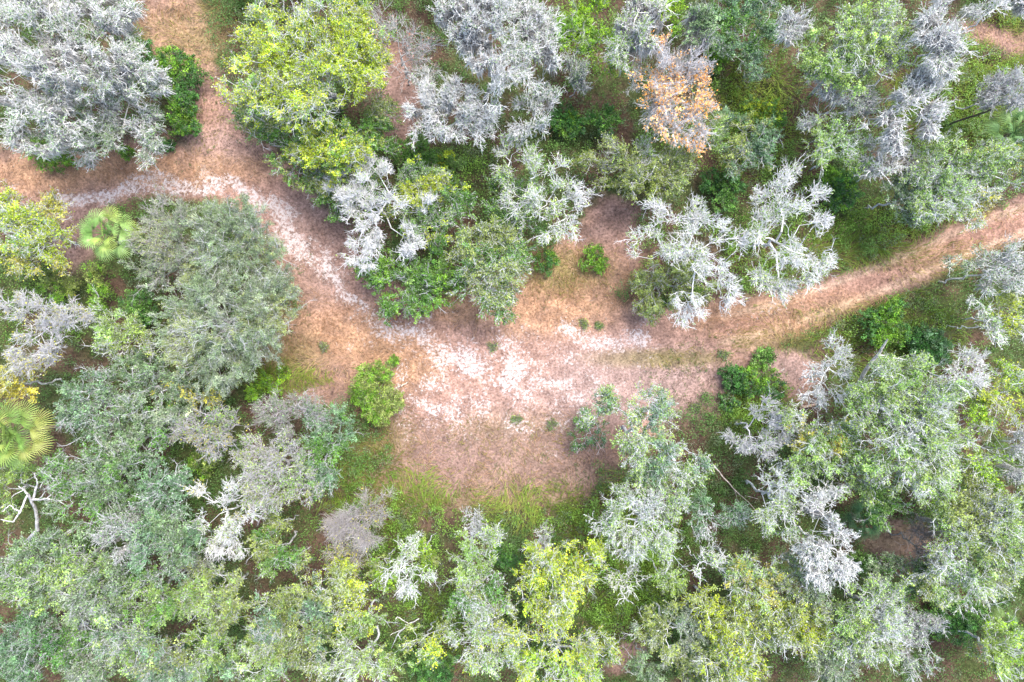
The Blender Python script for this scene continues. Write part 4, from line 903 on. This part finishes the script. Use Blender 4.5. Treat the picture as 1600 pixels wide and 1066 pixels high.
dark = LIN(.09, .18, .04); lime = LIN(.185, .335, .045); gry = LIN(.13, .18, .08); brn = LIN(.16, .11, .06)
cb = dark + (lime - dark) * (br ** .8)[:, None]
gm = (rng.random(nc) < .22)[:, None]; cb = np.where(gm, gry, cb)
cb = np.where((rng.random(nc) < .05)[:, None], brn, cb)
cc = cb[ci] * rng.uniform(.65, 1.35, (m, 1))
make_mesh("undergrowth", Vv, Ff, np.repeat(cc, 4, 0), M_LEAF, k='stuff')

# creeping weeds on the open soil
nw = 26000
x, y = in_frame(nw, 42, 29); U, V = uv_of(x, y)
a = np.zeros(nw)
for (u, v, ru, rv, q) in [(1085, 605, 60, 75, 1.6), (850, 785, 110, 36, 1.2), (640, 480, 60, 16, .4), (440, 585, 60, 24, .7), (300, 40, 60, 50, .35), (900, 690, 60, 50, .35), (1180, 570, 60, 24, .45), (740, 750, 150, 50, .12), (470, 460, 30, 90, .2), (330, 210, 60, 60, .3),
                          (880, 440, 90, 50, .15), (1300, 500, 110, 22, .5), (1400, 400, 140, 22, .4), (520, 620, 60, 40, .3)]:
    a = np.maximum(a, blob(U, V, u, v, ru, rv, .5) * q)
k = rng.random(nw) < a * (.3 + fbm(N2, x, y, .8, 2))
x, y = x[k], y[k]; nw = len(x); per = 12; ci = np.repeat(np.arange(nw), per); m = len(ci)
rr = rng.uniform(.05, .22, nw)
P = np.stack([x[ci] + rng.normal(size=m) * rr[ci], y[ci] + rng.normal(size=m) * rr[ci], ground_z(x[ci], y[ci]) + rng.uniform(.03, .16, m)], 1)
D = unit(rng.normal(size=(m, 3)) * np.array([1, 1, .4])); Nn = unit(rng.normal(size=(m, 3)) * .4 + np.array([0, 0, 1.]))
L = rng.uniform(.05, .12, m); Vv, Ff = leaf_quads(P, D, Nn, L, L * rng.uniform(.35, .7, m))
wc = np.array([[.07, .12, .03], [.11, .17, .04], [.10, .065, .045], [.17, .14, .08]])[rng.integers(0, 4, nw)]
make_mesh("creeping_weeds", Vv, Ff, np.repeat(wc[ci] * rng.uniform(.7, 1.3, (m, 1)), 4, 0), M_LEAF, k='stuff')

# grass: bent blades; swirling lean
def grass(name, areas, n, hgt, wid, c1, c2, lean=.8, rest=None):
    x, y = in_frame(n, 44, 30); U, V = uv_of(x, y)
    a = np.zeros(n)
    for (u, v, ru, rv, s) in areas: a = np.maximum(a, blob(U, V, u, v, ru, rv, .5) * s)
    a = a * (.35 + 1.1 * fbm(N2, x, y, .45, 3))
    if rest is not None: a = a * rest(U, V)
    k = rng.random(n) < a
    x, y = x[k], y[k]; n = len(x)
    an = fbm(N4, x, y, .22, 2) * 14 + rng.normal(size=n) * .55
    h = hgt * rng.uniform(.5, 1.25, n); ln = lean * rng.uniform(.5, 1.3, n)
    dx, dy = np.cos(an), np.sin(an)
    z = ground_z(x, y) - .02
    p0 = np.stack([x, y, z], 1)
    dirv = np.stack([dx * ln, dy * ln, np.ones(n)], 1); 
    p1 = p0 + dirv * (h * .5)[:, None]
    p2 = p0 + np.stack([dx * ln * 1.5, dy * ln * 1.5, np.full(n, .8)], 1) * h[:, None]
    s = np.stack([-dy, dx, np.zeros(n)], 1) * (wid * rng.uniform(.6, 1.3, n) / 2)[:, None]
    V5 = np.stack([p0 - s, p0 + s, p1 + s * .8, p1 - s * .8, p2], 1).reshape(-1, 3)
    b = (np.arange(n) * 5)[:, None]
    Fq = b + np.array([[0, 1, 2, 3]]); Ft = b + np.array([[3, 2, 4]])
    mix = np.clip(fbm(N1, x, y, .5, 3) * 1.6 - .3 + .25 * rng.normal(size=n), 0, 1)[:, None]
    c = (np.array(c1) * (1 - mix) + np.array(c2) * mix) * rng.uniform(.7, 1.25, (n, 1))
    return make_mesh(name, V5, [Fq, Ft], np.repeat(c, 5, 0), M_GRASS, k='stuff')

grass("tall_grass", [(1560, 110, 110, 50, 1.), (1480, 165, 90, 60, .9), (1420, 370, 150, 40, .9), (1330, 380, 70, 45, .8), (1250, 400, 90, 40, .6), (980, 880, 70, 110, 1.), (930, 830, 60, 60, .8), (590, 755, 40, 55, .5),
                     (640, 770, 60, 40, .8), (850, 790, 100, 34, .6), (1190, 640, 52, 34, 1.), (530, 745, 30, 50, .6), (440, 590, 60, 20, .8), (1190, 225, 60, 60, .5), (1590, 20, 60, 30, .9), (1300, 480, 110, 12, .4), (600, 850, 50, 60, .6),
                     (1380, 520, 100, 60, .5), (760, 810, 90, 18, .25), (1180, 150, 60, 60, .6), (960, 940, 60, 50, .9), (700, 980, 60, 60, .5)],
      420000, .66, .045, (.11, .20, .02), (.23, .29, .045), .8,
      rest=lambda U, V: 1 - .97 * np.maximum.reduce([band(U, V, p, hw + 2, 12) for p, hw in TRACK]))
grass("olive_grass", [(590, 715, 55, 85, 1.), (740, 760, 150, 36, .5), (880, 425, 70, 40, .8), (450, 585, 60, 30, .8), (1300, 492, 120, 14, .5), (1390, 400, 120, 20, .6), (300, 40, 70, 50, .45), (330, 90, 30, 60, .4), (800, 690, 120, 40, .22),
                      (1200, 530, 90, 20, .5), (1080, 560, 70, 20, .35), (350, 20, 50, 40, .6), (320, 200, 40, 30, .3), (430, 480, 14, 90, .8), (460, 520, 20, 60, .5), (1480, 400, 70, 20, .5), (1450, 430, 60, 14, .6), (1550, 388, 50, 14, .6), (1540, 332, 60, 14, .6), (1250, 510, 60, 14, .5)],
      240000, .36, .032, (.16, .155, .04), (.32, .265, .07), .9)
grass("dry_straw", [(200, 262, 200, 30, .8), (60, 275, 90, 34, .7), (530, 540, 100, 60, .6), (610, 560, 80, 40, .45), (880, 445, 100, 55, .75), (840, 490, 90, 30, .5), (730, 480, 60, 26, .7), (1180, 500, 110, 24, .6), (300, 50, 70, 60, .35),
                     (470, 470, 40, 60, .35), (720, 760, 140, 30, .35), (640, 690, 60, 70, .35), (1290, 470, 100, 18, .4), (800, 500, 60, 30, .5), (540, 600, 60, 40, .4), (1560, 65, 60, 20, .6), (1500, 370, 140, 50, .25), (860, 700, 130, 50, .2)],
      260000, .30, .026, (.30, .16, .08), (.46, .31, .18), 1.6)

# fallen leaves and bark flakes
n = 200000
x, y = in_frame(n, 44, 30); U, V = uv_of(x, y)
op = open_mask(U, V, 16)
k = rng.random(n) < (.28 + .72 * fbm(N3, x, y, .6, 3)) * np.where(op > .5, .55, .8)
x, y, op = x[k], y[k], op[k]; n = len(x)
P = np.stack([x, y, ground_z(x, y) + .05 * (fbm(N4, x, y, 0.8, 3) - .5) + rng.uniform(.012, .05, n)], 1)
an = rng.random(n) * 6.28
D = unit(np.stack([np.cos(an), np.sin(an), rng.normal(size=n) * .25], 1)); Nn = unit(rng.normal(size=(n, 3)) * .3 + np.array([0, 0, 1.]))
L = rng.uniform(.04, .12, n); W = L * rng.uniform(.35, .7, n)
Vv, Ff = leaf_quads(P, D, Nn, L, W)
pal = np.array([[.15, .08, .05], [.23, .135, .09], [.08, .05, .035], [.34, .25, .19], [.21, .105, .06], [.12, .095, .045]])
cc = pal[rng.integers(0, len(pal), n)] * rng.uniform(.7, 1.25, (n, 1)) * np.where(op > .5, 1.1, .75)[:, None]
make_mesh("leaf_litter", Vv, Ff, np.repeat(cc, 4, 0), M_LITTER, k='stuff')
# small fallen twigs lying in the clearing
n = 1500
x, y = in_frame(n, 42, 29); an = rng.random(n) * 3.14; ln = rng.uniform(.1, .5, n)
A = np.stack([x, y, ground_z(x, y) + .04], 1); B = A + np.stack([np.cos(an) * ln, np.sin(an) * ln, rng.normal(size=n) * .02], 1)
Vv, Ff = tubes(A, B, np.full(n, .012), np.full(n, .006), 4)
make_mesh("fallen_twigs", Vv, Ff, np.repeat(LIN(.33, .29, .26) * rng.uniform(.6, 1.4, (n, 1)), 8, 0), M_BARK, k='stuff')
# the same wood going on beyond the picture's edges: one mass
nc = 420
x = rng.uniform(-54, 54, nc); y = rng.uniform(-41, 41, nc)
U, V = uv_of(x, y)
k = ((np.abs(x) > 39.5) | (np.abs(y) > 27.5)) & (open_mask(U, V, 40) < .1)
x, y = x[k], y[k]; nc = len(x); hh = rng.uniform(5, 9, nc); rr = rng.uniform(1.6, 3.2, nc)
per = 1500; ci = np.repeat(np.arange(nc), per); m = len(ci)
sub = unit(rng.normal(size=(nc * 14, 3)) + np.array([0, 0, .4])) * rng.uniform(.4, .95, (nc * 14, 1))
P = sub[ci * 14 + rng.integers(0, 14, m)] + rng.normal(size=(m, 3)) * .17
P = np.stack([x[ci] + P[:, 0] * rr[ci], y[ci] + P[:, 1] * rr[ci], hh[ci] * .75 + P[:, 2] * rr[ci] * .7], 1)
D = unit(rng.normal(size=(m, 3))); Nn = unit(rng.normal(size=(m, 3)) * .5 + np.array([0, 0, 1.]))
L = rng.uniform(.1, .2, m); Vv, Ff = leaf_quads(P, D, Nn, L, L * .6)
cb = np.concatenate([np.array(PAL[q]) for q in ('dull', 'pale', 'teal', 'olive', 'green')])[rng.integers(0, 15, nc)]
tc_ = np.array([x, y, np.zeros(nc)]).T
Vt, Ft = tubes(tc_ - np.array([0, 0, .2]), tc_ + np.array([0, 0, .75]) * hh[:, None], np.full(nc, .18), np.full(nc, .06), 6)
make_mesh("surrounding_wood", np.concatenate([Vv, Vt]), np.concatenate([Ff, Ft + len(Vv)]),
          np.concatenate([np.repeat(cb[ci] * rng.uniform(.7, 1.3, (m, 1)), 4, 0), np.tile(GREYB, (len(Vt), 1))]), M_LEAF, k='stuff')
print("scene built in", round(time.time() - T0, 1), "s")
